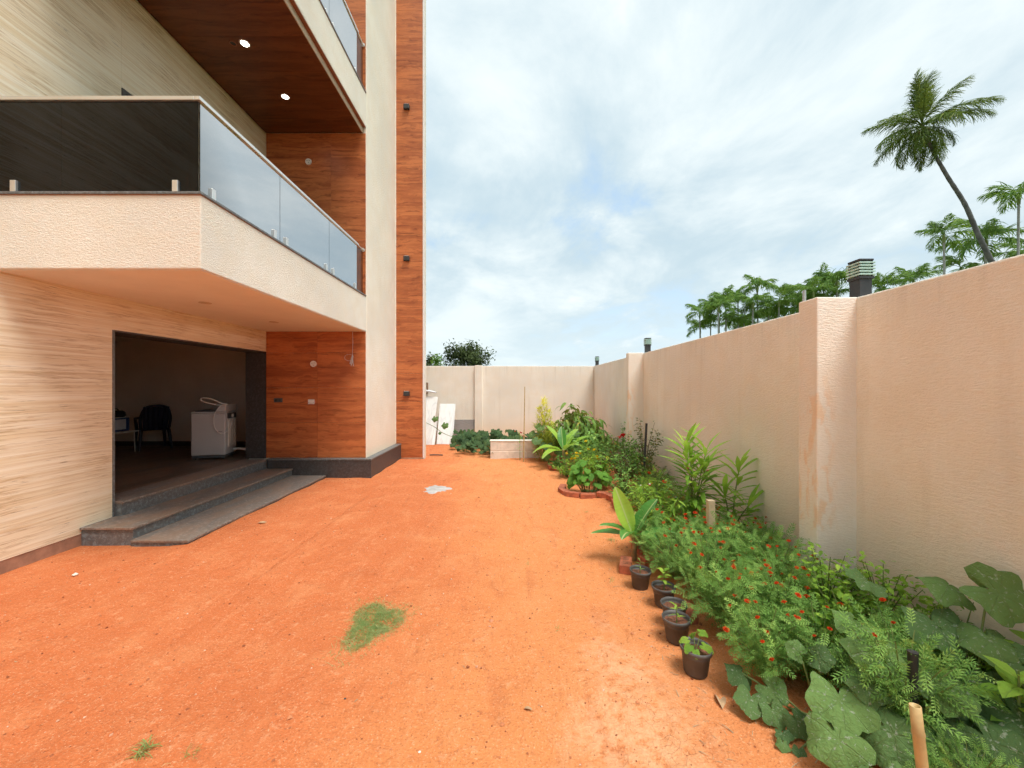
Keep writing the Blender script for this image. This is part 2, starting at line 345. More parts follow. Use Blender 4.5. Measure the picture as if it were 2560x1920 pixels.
def leaf_mat(name, dark, mid, light, trans=0.28, rough=0.5, scale=10, spec=0.4, gain=1, veins=0):
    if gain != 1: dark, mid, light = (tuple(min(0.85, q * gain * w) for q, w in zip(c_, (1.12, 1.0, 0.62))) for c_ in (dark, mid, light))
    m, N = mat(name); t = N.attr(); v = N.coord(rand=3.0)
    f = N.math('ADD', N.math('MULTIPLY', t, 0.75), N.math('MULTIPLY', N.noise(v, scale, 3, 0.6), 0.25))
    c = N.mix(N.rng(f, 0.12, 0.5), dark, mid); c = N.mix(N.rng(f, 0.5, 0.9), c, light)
    if veins:
        oi = N.n('ShaderNodeObjectInfo'); c = N.mix(N.rng(oi.outputs['Random'], 0.25, 1.0, 0, 0.75), c, light); c = N.mix(N.rng(oi.outputs['Random'], 0.0, 0.3, 0.7, 0), c, dark)
        # broad lobed leaf: pale ribs and flecks, laid out in the blade's own plane
        sp = N.n('ShaderNodeSeparateXYZ'); N.put(sp.inputs[0], N.coord()); 
        r = N.math('SQRT', N.math('ADD', N.math('MULTIPLY', sp.outputs[0], sp.outputs[0]), N.math('MULTIPLY', sp.outputs[1], sp.outputs[1])))
        ph = N.math('ARCTAN2', sp.outputs[0], sp.outputs[1])
        wob = N.math('MULTIPLY', N.math('SUBTRACT', N.noise(N.coord(), 4, 2, 0.5), 0.5), 0.16)
        pp = N.math('PINGPONG', N.math('ADD', ph, wob), 0.42)
        rib = N.rng(N.math('MULTIPLY', pp, r), 0.006, 0.03, 1, 0)
        br = N.voro(N.coord((1, 1, 0.2)), 4.4, 'DISTANCE_TO_EDGE'); rib2 = N.rng(br, 0.0, 0.03, 0.65, 0)
        vm = N.math('MAXIMUM', rib, rib2)
        fleck = N.math('MULTIPLY', N.rng(N.math('MAXIMUM', N.rng(N.math('MULTIPLY', pp, r), 0.0, 0.11, 1, 0), N.rng(br, 0.0, 0.10, 0.8, 0)), 0.25, 0.8), N.rng(N.noise(N.coord(rand=4.0), 7, 4, 0.65), 0.54, 0.66))
        c = N.mix(N.math('MULTIPLY', vm, 0.30), c, (0.16, 0.22, 0.08)); c = N.mix(N.math('MULTIPLY', fleck, veins), c, (0.36, 0.42, 0.30))
        nm = N.bump(N.math('SUBTRACT', N.noise(N.coord(), 9, 3, 0.5), vm), 0.5, 0.02)
    else: nm = None
    p = N.bsdf(c, rough + 0.08, nm, spec=spec * 0.5); tr = N.n('ShaderNodeBsdfTranslucent')
    N.put(tr.inputs[0], N.mix(0.5, c, tuple(min(1, q * 1.5) for q in light)))
    ms = N.n('ShaderNodeMixShader'); ms.inputs[0].default_value = trans; N.put(ms.inputs[1], p); N.put(ms.inputs[2], tr.outputs[0]); N.out(ms.outputs[0]); return m
def banana_mat(name, col, light):
    m, N = mat(name); sp = N.n('ShaderNodeSeparateXYZ'); N.put(sp.inputs[0], N.coord())
    ax = N.math('ABSOLUTE', sp.outputs[0])
    st = N.noise(N.coord((0.6, 34, 0.2)), 1.5, 3, 0.5)
    c = N.mix(N.rng(st, 0.3, 0.7), col, tuple(q * 1.22 for q in col))
    c = N.mix(N.rng(N.noise(N.coord(rand=3.0), 3, 3, 0.6), 0.35, 0.75, 0, 0.6), c, light)
    c = N.mix(N.rng(ax, 0.003, 0.009, 1, 0), c, (0.50, 0.62, 0.25))
    p = N.bsdf(c, 0.38, N.bump(st, 0.35, 0.01), spec=0.5); tr = N.n('ShaderNodeBsdfTranslucent'); N.put(tr.inputs[0], N.mix(0.5, c, light))
    ms = N.n('ShaderNodeMixShader'); ms.inputs[0].default_value = 0.38; N.put(ms.inputs[1], p); N.put(ms.inputs[2], tr.outputs[0]); N.out(ms.outputs[0]); return m
def marble_mat():
    m, N = mat('white_marble'); v = N.coord((2.6, 1, 0.7), rot=(0, R(-30), 0), rand=4.0)
    a = N.noise(v, 1.4, 6, 0.55, 0.6); ve = N.math('ABSOLUTE', N.math('SUBTRACT', a, 0.5))
    c = N.mix(N.rng(ve, 0.0, 0.05, 0.6, 0), (0.80, 0.80, 0.78), (0.60, 0.62, 0.63)); c = N.mix(N.rng(N.noise(v, 5, 4, 0.6), 0.4, 0.75, 0, 0.3), c, (0.60, 0.58, 0.52))
    N.out(N.bsdf(c, 0.35)); return m
def emit_mat(name, col, s):
    m, N = mat(name); e = N.n('ShaderNodeEmission'); e.inputs[0].default_value = (*col, 1); e.inputs[1].default_value = s; N.out(e.outputs[0]); return m

M = {}
M['soil'] = soil_mat()
M['wall'] = stucco_mat('cream_stucco', (0.87, 0.815, 0.715), (0.8, 0.8, 3.2), 30, stain=0.14, strength=0.34)
M['pilaster'] = stucco_mat('cream_stucco_smeared', (0.88, 0.825, 0.73), (0.8, 0.8, 3.2), 30, strength=0.28, patch=True)
M['stucco'] = stucco_mat('white_stucco', (0.82, 0.775, 0.675), (0.9, 0.9, 2.2), 44, strength=0.42)
M['pillar'] = stucco_mat('pillar_stucco', (0.84, 0.785, 0.675), (1, 1, 1.0), 34, stain=0.06, strength=0.4)
M['ceiling'] = plain('ceiling_paint', (0.76, 0.70, 0.62), 0.8, var=0.03, scale=3)
M['trav'] = travertine_mat()
M['wood'] = wood_mat('teak_laminate')
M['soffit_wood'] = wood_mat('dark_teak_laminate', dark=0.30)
M['granite'] = granite_mat('black_granite', (0.046, 0.052, 0.058), 0.06)
M['granite_blue'] = granite_mat('grey_granite', (0.135, 0.170, 0.185), 0.18)
M['tread'] = granite_mat('dusty_granite', (0.21, 0.20, 0.185), 0.5, 0.55)
M['room_floor'] = granite_mat('dark_floor_stone', (0.085, 0.062, 0.05), 0.5, 0.5)
M['room_wall'] = plain('room_paint', (0.74, 0.66, 0.58), 0.85, var=0.04, scale=2)
M['dark'] = plain('dark_void', (0.05, 0.045, 0.04), 0.8)
M['glass'] = glass_mat(); M['glass_front'] = glass_mat('smoked_glass', (0.30, 0.03), (0.70, 0.12), 0.04)
M['steel'] = plain('brushed_steel', (0.76, 0.74, 0.70), 0.32, 0.85, 0.02, 2)
M['copper_edge'] = plain('brown_sealant', (0.30, 0.14, 0.07), 0.7)
M['black_metal'] = plain('black_metal', (0.028, 0.029, 0.030), 0.5, 0.0, 0.15)
M['white_plastic'] = plain('white_plastic', (0.74, 0.73, 0.70), 0.35, var=0.03)
M['grey_plastic'] = plain('grey_plastic', (0.10, 0.10, 0.09), 0.45)
M['beige_strip'] = plain('beige_strip', (0.55, 0.42, 0.30), 0.6)
M['brown_trim'] = plain('brown_trim', (0.26, 0.085, 0.035), 0.5)
M['lamp_on'] = emit_mat('lit_lamp', (1.0, 0.97, 0.92), 14)
M['lamp_glass'] = plain('frosted_green_glass', (0.42, 0.60, 0.54), 0.22, var=0.06)
M['marble'] = marble_mat()
M['cement'] = plain('grey_cement', (0.42, 0.40, 0.38), 0.9, var=0.2, scale=9, bump=0.4)
M['block'] = plain('white_washed_block', (0.72, 0.66, 0.57), 0.9, var=0.10, scale=7, bump=0.5, bscale=40)
M['footing'] = plain('dirty_footing', (0.36, 0.19, 0.12), 0.9, var=0.2, scale=8, bump=0.5)
M['brick'] = plain('red_brick', (0.40, 0.115, 0.055), 0.9, var=0.28, scale=16, bump=0.6, bscale=70)
M['pot'] = plain('black_pot_plastic', (0.085, 0.080, 0.075), 0.55, var=0.3, scale=9)
M['pot_soil'] = plain('pot_soil', (0.19, 0.075, 0.04), 0.95, var=0.45, scale=50, bump=0.9, bscale=80)
M['bamboo'] = plain('bamboo', (0.50, 0.36, 0.16), 0.5, var=0.15)
M['stake_wood'] = plain('pale_timber', (0.64, 0.50, 0.32), 0.75, var=0.12, scale=20)
M['old_wood'] = plain('weathered_timber', (0.26, 0.16, 0.10), 0.85)
M['palm_trunk'] = plain('palm_trunk', (0.115, 0.118, 0.118), 0.9, var=0.35, scale=3, bump=0.6, bscale=6)
M['areca_trunk'] = plain('areca_trunk', (0.30, 0.31, 0.29), 0.85, var=0.2)
M['stem'] = plain('green_stem', (0.16, 0.22, 0.06), 0.6, var=0.2)
M['woody'] = plain('woody_stem', (0.17, 0.11, 0.065), 0.8, var=0.25)
M['dry'] = plain('dry_leaf', (0.42, 0.27, 0.15), 0.85, var=0.25)
M['marigold_leaf'] = leaf_mat('marigold_leaf', (0.045, 0.115, 0.038), (0.105, 0.225, 0.078), (0.21, 0.36, 0.14), 0.25, gain=1.6)
M['basil_leaf'] = leaf_mat('basil_leaf', (0.06, 0.14, 0.022), (0.135, 0.27, 0.05), (0.25, 0.42, 0.09), 0.32, gain=1.4)
M['dark_leaf'] = leaf_mat('dark_green_leaf', (0.022, 0.055, 0.018), (0.05, 0.12, 0.034), (0.11, 0.20, 0.055), 0.22, gain=2.0)
M['rose_leaf'] = leaf_mat('rose_leaf', (0.03, 0.07, 0.022), (0.075, 0.13, 0.04), (0.16, 0.11, 0.05), 0.22, gain=1.7)
M['oleander_leaf'] = leaf_mat('oleander_leaf', (0.045, 0.12, 0.03), (0.11, 0.24, 0.05), (0.24, 0.42, 0.09), 0.3, 0.42, gain=1.45)
M['mango_leaf'] = leaf_mat('mango_leaf', (0.03, 0.075, 0.02), (0.065, 0.14, 0.038), (0.20, 0.17, 0.06), 0.22, 0.4, gain=2.1)
M['pumpkin_leaf'] = leaf_mat('pumpkin_leaf', (0.040, 0.088, 0.050), (0.062, 0.125, 0.068), (0.095, 0.18, 0.080), 0.20, 0.6, 6, 0.3, veins=0.95, gain=1.55)
M['vine_leaf'] = leaf_mat('vine_leaf', (0.028, 0.062, 0.026), (0.05, 0.105, 0.04), (0.10, 0.17, 0.06), 0.2, 0.6, 6, 0.3, veins=0.3)
M['smooth_leaf'] = leaf_mat('broad_smooth_leaf', (0.030, 0.095, 0.022), (0.06, 0.17, 0.035), (0.10, 0.25, 0.05), 0.28, 0.5, 3, veins=0.12, gain=1.7)
M['pale_leaf'] = leaf_mat('pale_green_leaf', (0.11, 0.26, 0.05), (0.17, 0.36, 0.07), (0.28, 0.48, 0.11), 0.35, 0.5, 3, veins=0.1, gain=1.15)
M['plume'] = leaf_mat('yellow_plume', (0.14, 0.26, 0.03), (0.52, 0.54, 0.06), (0.86, 0.80, 0.14), 0.35)
M['grass'] = leaf_mat('grass_blade', (0.10, 0.19, 0.05), (0.22, 0.33, 0.10), (0.52, 0.46, 0.22), 0.3)
M['palm_leaf'] = leaf_mat('palm_leaf', (0.028, 0.060, 0.020), (0.060, 0.115, 0.030), (0.15, 0.20, 0.05), 0.25, 0.45, gain=1.45)
M['areca_leaf'] = leaf_mat('areca_leaf', (0.05, 0.12, 0.025), (0.12, 0.24, 0.04), (0.30, 0.42, 0.07), 0.34, 0.45)
M['tree_leaf'] = leaf_mat('tree_leaf', (0.030, 0.048, 0.018), (0.065, 0.095, 0.032), (0.13, 0.17, 0.06), 0.2)
M['banana_dark'] = banana_mat('banana_leaf', (0.075, 0.25, 0.045), (0.16, 0.40, 0.07))
M['banana_pale'] = banana_mat('young_banana_leaf', (0.26, 0.48, 0.05), (0.45, 0.66, 0.10))
M['banana_stem'] = plain('banana_stem', (0.30, 0.20, 0.09), 0.6, var=0.3)
M['petal_orange'] = leaf_mat('marigold_petal', (0.34, 0.015, 0.004), (0.58, 0.045, 0.006), (0.80, 0.20, 0.012), 0.2)
M['petal_yellow'] = leaf_mat('yellow_petal', (0.62, 0.40, 0.01), (0.80, 0.60, 0.02), (0.88, 0.72, 0.05), 0.25)
M['petal_red'] = leaf_mat('red_petal', (0.35, 0.004, 0.008), (0.55, 0.008, 0.015), (0.70, 0.02, 0.03), 0.2)
M['petal_pink'] = leaf_mat('pink_petal', (0.60, 0.10, 0.16), (0.72, 0.16, 0.22), (0.80, 0.30, 0.34), 0.25)
M['petal_white'] = leaf_mat('white_petal', (0.7, 0.72, 0.66), (0.76, 0.77, 0.72), (0.8, 0.8, 0.78), 0.25)
M['machine'] = plain('machine_enamel', (0.52, 0.52, 0.52), 0.4, var=0.03, scale=2)
M['machine_dark'] = plain('machine_base', (0.09, 0.095, 0.10), 0.5)
M['foam'] = plain('pale_backing', (0.66, 0.64, 0.58), 0.7, var=0.06)
M['navy'] = plain('navy_plastic', (0.010, 0.013, 0.035), 0.4, var=0.1)
M['blue'] = plain('blue_box', (0.015, 0.06, 0.20), 0.45, var=0.08)
M['black_fabric'] = plain('black_fabric', (0.012, 0.012, 0.013), 0.85)
M['cloth'] = plain('crumpled_sheet', (0.66, 0.68, 0.70), 0.6)
M['wire'] = plain('pale_wire', (0.55, 0.55, 0.55), 0.5)
M['pipe'] = plain('galvanised_pipe', (0.42, 0.43, 0.43), 0.5, 0.3)
M['granite_skirt'] = stucco_mat('bare_cement', (0.34, 0.33, 0.32), (1, 1, 3), 9, strength=0.4)

# ------------------------------------------------------------------ ground
_pr = random.Random(3); PRINTS = []
for (x0_, y0_, x1_, y1_, n_) in ((-2.9, 4.2, 0.6, 1.6, 9), (0.3, 8.2, -0.2, 2.0, 12), (0.75, 5.2, 0.62, 1.7, 10), (-3.3, 2.4, -1.6, 1.4, 5), (-1.9, 6.6, -0.6, 4.2, 6)):
    for k_ in range(n_):
        t_ = k_ / n_; PRINTS.append((x0_ + (x1_ - x0_) * t_ + (0.09 if k_ % 2 else -0.09) + _pr.uniform(-.06, .06), y0_ + (y1_ - y0_) * t_ + _pr.uniform(-.08, .08), math.atan2(y1_ - y0_, x1_ - x0_) + _pr.uniform(-.3, .3)))
def hgt(x, y):
    z = hgt0(x, y)
    for (px_, py_, a_) in PRINTS:
        dx_, dy_ = x - px_, y - py_
        if abs(dx_) < 0.22 and abs(dy_) < 0.22:
            u_ = (dx_ * math.cos(a_) + dy_ * math.sin(a_)) / 0.14; w_ = (-dx_ * math.sin(a_) + dy_ * math.cos(a_)) / 0.055; q_ = u_ * u_ + w_ * w_
            z += -0.010 * math.exp(-q_ * q_) + 0.005 * math.exp(-(q_ - 1.9) ** 2 * 2)
    if -3.6 < x < -2.2 and 4.0 < y < 9.4:                      # loose soil drifted against the slab and plinth
        d_ = abs(x + 3.395) if y < 7.1 else min(abs(x + 2.575), abs(y - 7.27) if x < -2.5 else 9)
        z += 0.030 * math.exp(-d_ / 0.10) * max(0, 0.5 + mnoise.noise((x * 2.3, y * 2.3, 7.7)))
    return z
def hgt0(x, y):
    z = 0.016 * math.sin(1.1 * x + 0.6) * math.sin(0.8 * y + 1.3)
    z += 0.030 * mnoise.noise((x * 0.55, y * 0.55, 0.3)) + 0.013 * mnoise.noise((x * 2.1, y * 2.1, 1.7)) + 0.005 * mnoise.noise((x * 6.5, y * 6.5, 4.1)) + 0.003 * mnoise.noise((x * 17, y * 17, 9.1))
    k = min(1, max(0, (x - 1.12) / 0.35)) if 0.5 < y < 8 else 0
    z += 0.045 * k * k * (3 - 2 * k)
    if x < -2.2: z = z * 0.5 - 0.012
    return z
gx = np.unique(np.round(np.concatenate([[-600, -300, -120, -60, -30, -16, -10, -8, -7], np.arange(-5, 2.6, 0.034), [3.5, 5, 9, 16, 30, 60, 120, 300, 600]]), 3))
gy = np.unique(np.round(np.concatenate([[-300, -120, -50, -20, -8, -4, -2, -1], np.arange(0.6, 12.4, 0.042), [14, 17, 22, 30, 45, 70, 120, 250, 500, 900]]), 3))
V = [(x, y, hgt(x, y) if (-7 < x < 3 and 0 <= y < 13) else -0.01) for y in gy for x in gx]
nx = len(gx); F = [(j * nx + i, j * nx + i + 1, (j + 1) * nx + i + 1, (j + 1) * nx + i) for j in range(len(gy) - 1) for i in range(nx - 1)]
g = MB().add(V, F).build('ground', M['soil'], smooth=True); g['kind'] = 'structure'

# ------------------------------------------------------------------ the house
XW, XC, YW, YT = -4.56, -2.71, 7.41, 9.24        # stone wall plane, pillar face, wood wall plane, fin plane
ZF, ZS, ZB, ZBT = 0.335, 2.68, 3.35, 4.20        # room floor, balcony underside, balcony top, handrail
house = thing('house', 'tall house clad in travertine and teak panels with glass balconies', 'house', (XW, 4.5, 0))
WX = XW - 0.03
# structural walls behind the cladding
box('wall_core', M['room_wall'], house, WX - 0.30, WX, -4.0, 4.56, 0.02, ZS, 0)
box('wall_core', M['room_wall'], house, WX - 0.30, WX, 4.56, YW, 2.31, ZS, 0)
box('floor_slab', M['ceiling'], house, -11.5, WX, -4.0, 10.9, ZS, ZB - 0.02)
box('wall_core', M['room_wall'], house, WX - 0.30, WX, -4.0, 4.66, ZB - 0.02, 6.36)
box('wall_core', M['room_wall'], house, WX - 0.30, WX, 5.62, YW, ZB - 0.02, 6.36)
box('wall_core', M['room_wall'], house, WX - 0.30, WX, 4.66, 5.62, 5.14, 6.36)
box('floor_slab', M['ceiling'], house, -11.5, WX, -4.0, 10.9, 6.36, 7.1)
box('wall_core', M['room_wall'], house, WX - 0.30, WX, -4.0, YW, 7.1, 11.8)
box('light_block_roof', M['stucco'], house, -11.5, WX, -4.0, 10.9, 11.8, 12.1)  # unseen slab, added to block light from behind the house
# room on the ground floor
box('room_floor', M['room_floor'], house, -11.3, WX - 0.30, -3.8, 9.0, 0.10, ZF)
box('room_wall', M['room_wall'], house, -11.3, -4.93, 9.0, 9.2, 0.1, ZS - 0.002)
box('room_wall', M['room_wall'], house, -9.8, -9.6, 2.6, 8.999, 0.1, ZS - 0.002)  # unseen wall, moved in so bounced light brightens the room
box('room_wall', M['room_wall'], house, -9.6, WX - 0.30, 2.4, 2.6, 0.1, ZS - 0.002)  # unseen near wall, also set close to brighten the room
box('skirting', M['granite'], house, -11.3, -4.95, 8.985, 9.0, ZF, ZF + 0.10)
# unseen upper room shell, added to shut out light from behind
box('room_wall', M['room_wall'], house, -11.5, -11.3, -4.0, 10.9, ZB - 0.02, 11.8)
box('room_wall', M['room_wall'], house, -11.3, WX - 0.30, -4.0, -3.8, ZB - 0.02, 11.8)
box('room_wall', M['room_wall'], house, -11.3, WX - 0.30, 10.7, 10.9, ZB - 0.02, 11.8)
# stone cladding panels
G = 0.0006
def stone(y0, y1, z0, z1, mat_=None): return box('stone_panel', M['trav'], house, WX, XW, y0 + G, y1 - G, z0 + G, z1 - G, 0.0006)
for a, b in ((-4.0, -2.2), (-2.2, -0.4), (-0.4, 1.4), (1.4, 3.0), (3.0, 4.56)): stone(a, b, 0.10, ZS)
for a, b in ((4.56, 6.2), (6.2, YW - 0.02)): stone(a, b, 2.306, ZS)
for a, b in ((-4.0, -2.2), (-2.2, -0.4), (-0.4, 1.4), (1.4, 3.0), (3.0, 4.66)): stone(a, b, ZB, 4.86); stone(a, b, 4.86, 6.33)  # panels nearer than the balcony are unseen, added for the lighting
stone(4.66, 5.62, 5.14, 6.33); stone(5.62, YW - 0.02, ZB, 4.86); stone(5.62, YW - 0.02, 4.86, 6.33)
box('wall_footing', M['footing'], house, WX - 0.02, XW - 0.005, -4.0, 4.56, -0.1, 0.099)
# ground floor opening: granite jambs and head
jm = box('door_jamb', M['granite'], house, -4.935, XW - 0.003, YW - 0.024, YW - 0.002, ZF, 2.305); jm['label'] = 'black granite slab lining the end of the opening'
box('door_jamb', M['granite_blue'], house, -4.93, XW + 0.004, 4.552, 4.58, ZF - 0.17, 2.304)
box('door_head', M['granite'], house, -4.93, XW - 0.004, 4.58, YW - 0.026, 2.286, 2.306)
box('wall_core', M['room_wall'], house, -4.93, WX, YW, 9.2, 0.1, ZS - 0.002)
# upper door seen through the glass
dr = box('balcony_door', M['granite'], house, WX - 0.28, WX - 0.22, 4.66, 5.62, ZB, 5.14); MB().box(WX - 0.22, WX - 0.20, 4.92, 5.45, ZB + 0.1, 4.87).build('door_leaf', M['grey_plastic'], dr)
box('door_jamb', M['granite'], house, WX - 0.22, XW + 0.012, 4.66, 4.70, ZB, 5.14); box('door_jamb', M['granite'], house, WX - 0.22, XW + 0.012, 5.58, 5.62, ZB, 5.14)
box('door_head', M['granite'], house, WX - 0.22, XW + 0.012, 4.70, 5.58, 5.10, 5.14)
# pillar mass and the slim fin beyond it
box('pillar', M['pillar'], house, WX, XC, YW, YT, 0.30, 12.1, 0.012)
box('fin', M['pillar'], house, WX, -2.045, YT + 0.022, YT + 0.19, -0.1, 12.1, 0.006)
PH = 0.645
def wood_grid(x0, x1, y, z0, z1, seams, th=0.022):
    xs = [x0] + seams + [x1]; z = z0
    while z < z1 - 0.01:
        zt = min(z + PH, z1)
        for a, b in zip(xs[:-1], xs[1:]): box('wood_panel', M['wood'], house, a + 0.0012, b - 0.0012, y - th, y - 0.001, z + 0.0012, zt - 0.0012, 0.001)
        z = zt
wood_grid(XW + 0.004, XC - 0.012, YW, 0.348, ZS - 0.003, [-3.61])
wood_grid(XW + 0.004, XC - 0.012, YW, ZB, 6.34, [-3.36])
wood_grid(XW + 0.004, XC - 0.012, YW, 7.1, 11.4, [-3.61])
wood_grid(XC + 0.002, -2.082, YT + 0.022, 0.03, 12.0, [])
box('edge_strip', M['white_plastic'], house, -2.080, -2.040, YT - 0.004, YT + 0.021, 0.0, 12.05)
box('sealant_bead', M['pillar'], house, XC + 0.0005, XC + 0.016, YT - 0.02, YT - 0.001, 0.35, 12.0)
# plinth
pl = MB().box(XW + 0.09, -2.58, 7.28, YW - 0.002, -0.12, 0.318).box(XC + 0.001, -2.58, YW - 0.002, YT - 0.003, -0.12, 0.318).build('plinth', M['granite'], house)
MB().box(XW + 0.08, -2.572, 7.272, YW - 0.003, 0.319, 0.345).build('plinth_cap', M['granite_blue'], pl, bevel=0.003)
MB().box(XC + 0.002, -2.572, YW - 0.002, YT - 0.006, 0.319, 0.345).build('plinth_cap', M['granite_blue'], pl, bevel=0.003)
# steps
st = box('step', M['granite_blue'], house, WX - 0.3, XW + 0.075, 4.585, 7.272, 0.0, ZF - 0.026)
MB().box(WX - 0.30, XW + 0.092, 4.583, 7.270, ZF - 0.025, ZF + 0.004).build('tread', M['tread'], st, bevel=0.004)
st = box('step', M['granite_blue'], house, XW + 0.003, -4.015, 4.225, 7.276, -0.06, 0.146); st['label'] = 'middle granite step with rough grey riser'
MB().box(XW + 0.003, -3.995, 4.205, 7.274, 0.147, 0.172).build('tread', M['tread'], st, bevel=0.004)
MB().box(-4.013, -4.009, 4.23, 7.27, 0.03, 0.044).build('joint_line', M['copper_edge'], st)
st = box('step', M['granite_blue'], house, -4.012, -3.41, 4.20, 7.27, -0.08, 0.020)
MB().box(-4.006, -3.395, 4.185, 7.274, 0.021, 0.046).build('tread', M['tread'], st, bevel=0.004)

def balcony(zb, zt, zr, lower):
    x0, x1, y0, y1 = WX, XC - 0.005, 3.48, YW + 0.0
    fb = zb if lower else zb + 0.11
    o = MB().box(x0, x1, y0, y1 + 0.001, fb, zt - 0.024).build('balcony', M['stucco'], house, bevel=0.01)
    MB().box(x0 + 0.03, x1 + 0.012, y0 - 0.014, y1 - 0.024, zt - 0.023, zt).build('coping', M['granite_blue'], o, bevel=0.003)
    MB().box(x0 + 0.03, x1 + 0.005, y0 - 0.006, y1 - 0.024, zt - 0.030, zt - 0.0235).build('sealant', M['copper_edge'], o)
    gx_ = x1 - 0.045; gy_ = y0 + 0.04
    def pane(a, b, front=False):
        w = MB()
        if front: w.box(a, b, gy_, gy_ + 0.010, zt + 0.004, zr - 0.03)
        else: w.box(gx_ - 0.010, gx_, a, b, zt + 0.004, zr - 0.03)
        p = w.build('glass_pane', M['glass_front' if front else 'glass'], o); return p
    e = 0.004
    pane(gy_ + 0.012, 4.74 - e); pane(4.74 + e, 6.01 - e); pane(6.01 + e, 7.07)
    pane(XW + 0.01, gx_ - 0.012, True)
    for y in (3.67, 4.62, 4.86, 5.90, 6.13, 6.98):
        MB().box(gx_ - 0.026, gx_ + 0.020, y - 0.025, y + 0.025, zt, zt + 0.115).build('clamp', M['steel'], o, bevel=0.003)
    for x in (-4.38, -2.96):
        MB().box(x - 0.025, x + 0.025, gy_ - 0.020, gy_ + 0.026, zt, zt + 0.115).build('clamp', M['steel'], o, bevel=0.003)
    if lower:
        MB().box(gx_ - 0.03, gx_ + 0.022, gy_ - 0.022, 7.12, zr - 0.034, zr).build('handrail', M['steel'], o, bevel=0.003)
        MB().box(XW + 0.005, gx_ - 0.032, gy_ - 0.022, gy_ + 0.03, zr - 0.034, zr).build('handrail', M['steel'], o, bevel=0.003)
    else:
        MB().box(gx_ - 0.024, gx_ + 0.018, gy_ - 0.018, 7.12, zr - 0.034, zr).build('handrail', M['steel'], o, bevel=0.003)
    f = MB().tube([(gx_ - 0.005, 7.12, zr - 0.018), (gx_ - 0.005, 7.37, zr - 0.018)], 0.013, 10); f.build('rail_tie', M['steel'], o, smooth=True)
    MB().tube([(gx_ - 0.005, 7.372, zr - 0.018), (gx_ - 0.005, 7.386, zr - 0.018)], 0.036, 16).build('rail_flange', M['steel'], o, smooth=False)
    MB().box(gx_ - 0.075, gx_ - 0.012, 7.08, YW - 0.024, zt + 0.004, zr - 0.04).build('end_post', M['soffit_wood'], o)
    return o
b1 = balcony(ZS, ZB, ZBT, True); b2 = balcony(6.35, 7.10, 7.98, False)
b1['label'] = 'lower balcony with stucco fascia and tinted glass rail'; b2['label'] = 'upper balcony with dark teak soffit'
MB().box(XW + 0.02, XC - 0.02, 3.50, YW - 0.03, ZS - 0.006, ZS - 0.001).build('ceiling', M['ceiling'], b1)
# dropped teak soffit under the upper balcony: panels, brown trim and the beige edge strip
y = 3.52
while y < YW - 0.05:
    yt = min(y + 0.61, YW - 0.024)
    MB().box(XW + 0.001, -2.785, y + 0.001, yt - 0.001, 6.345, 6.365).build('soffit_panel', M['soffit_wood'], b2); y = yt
MB().box(-2.784, -2.772, 3.5, YW - 0.026, 6.348, 6.44).build('edge_trim', M['beige_strip'], b2)
MB().box(-2.771, XC - 0.008, 3.5, YW - 0.026, 6.445, 6.459).build('edge_trim', M['brown_trim'], b2)

# ------------------------------------------------------------------ compound walls
XR, ZWALL, YB = 2.48, 2.30, 12.2
sw = thing('compound_wall', 'long cream stucco compound wall running beside the planted bed', 'wall', (XR + 0.1, 5, 0))
MB().box(XR, XR + 0.22, -6, YB + 0.22, -0.3, ZWALL).build('wall_face', M['wall'], sw, bevel=0.012)
for i, (yn, yf, zt) in enumerate(((2.886, 3.075, ZWALL + 0.002), (7.60, 7.75, ZWALL + 0.004), (-1.9, -1.72, ZWALL + 0.002))):
    p = bpy.data.objects.new('pilaster', None)
    o = MB().box(0, 0.30, 0, yf - yn, -0.3, zt).build('pilaster', M['pilaster'], None, bevel=0.010, world=False)
    bpy.data.objects.remove(p); o.parent = sw; o.location = Vector((XR - 0.285, yn, 0)) - sw.location
bw = thing('compound_wall', 'cream stucco compound wall closing the far end of the yard', 'wall', (0, YB, 0))
MB().box(-9, XR - 0.002, YB, YB + 0.2, -0.3, ZWALL - 0.004).build('wall_face', M['wall'], bw, bevel=0.012)
MB().box(-1.16, -0.93, YB - 0.07, YB + 0.1, -0.3, ZWALL + 0.012).build('pilaster', M['wall'], bw, bevel=0.01)
MB().box(-2.2, -1.162, YB - 0.012, YB + 0.01, -0.2, 0.66).build('cement_skirting', M['granite_skirt'], bw)

# lamps standing on the wall: built once, copied
LG = 'post lamps on the compound wall'
def post_lamp():
    r = thing('post_lamp', 'large louvred black post lamp on wall by the smeared pilaster', 'lamp', (0, 0, 0), LG)
    w = 0.046
    box('post', M['black_metal'], r, -w, w, -w, w, 0, 0.155, 0.003, world=False)
    box('core', M['lamp_glass'], r, -0.028, 0.028, -0.028, 0.028, 0.155, 0.285, 0, world=False)
    box('cap', M['black_metal'], r, -0.053, 0.053, -0.053, 0.053, 0.284, 0.298, 0.002, world=False)
    box('cap', M['black_metal'], r, -0.056, 0.056, -0.056, 0.056, 0.152, 0.170, 0.002, world=False)
    for k in range(5):
        z = 0.178 + k * 0.0215; t = 0.060
        box('louvre', M['lamp_glass'], r, -t, t, -t, t, z, z + 0.0105, 0.0015, world=False)
    for sx in (-1, 1):
        for sy in (-1, 1): box('rod', M['black_metal'], r, sx * 0.045 - 0.004, sx * 0.045 + 0.004, sy * 0.045 - 0.004, sy * 0.045 + 0.004, 0.170, 0.284, 0, world=False)
    return r
la = post_lamp(); la.location = (XR + 0.115, 2.985, ZWALL - 0.004)
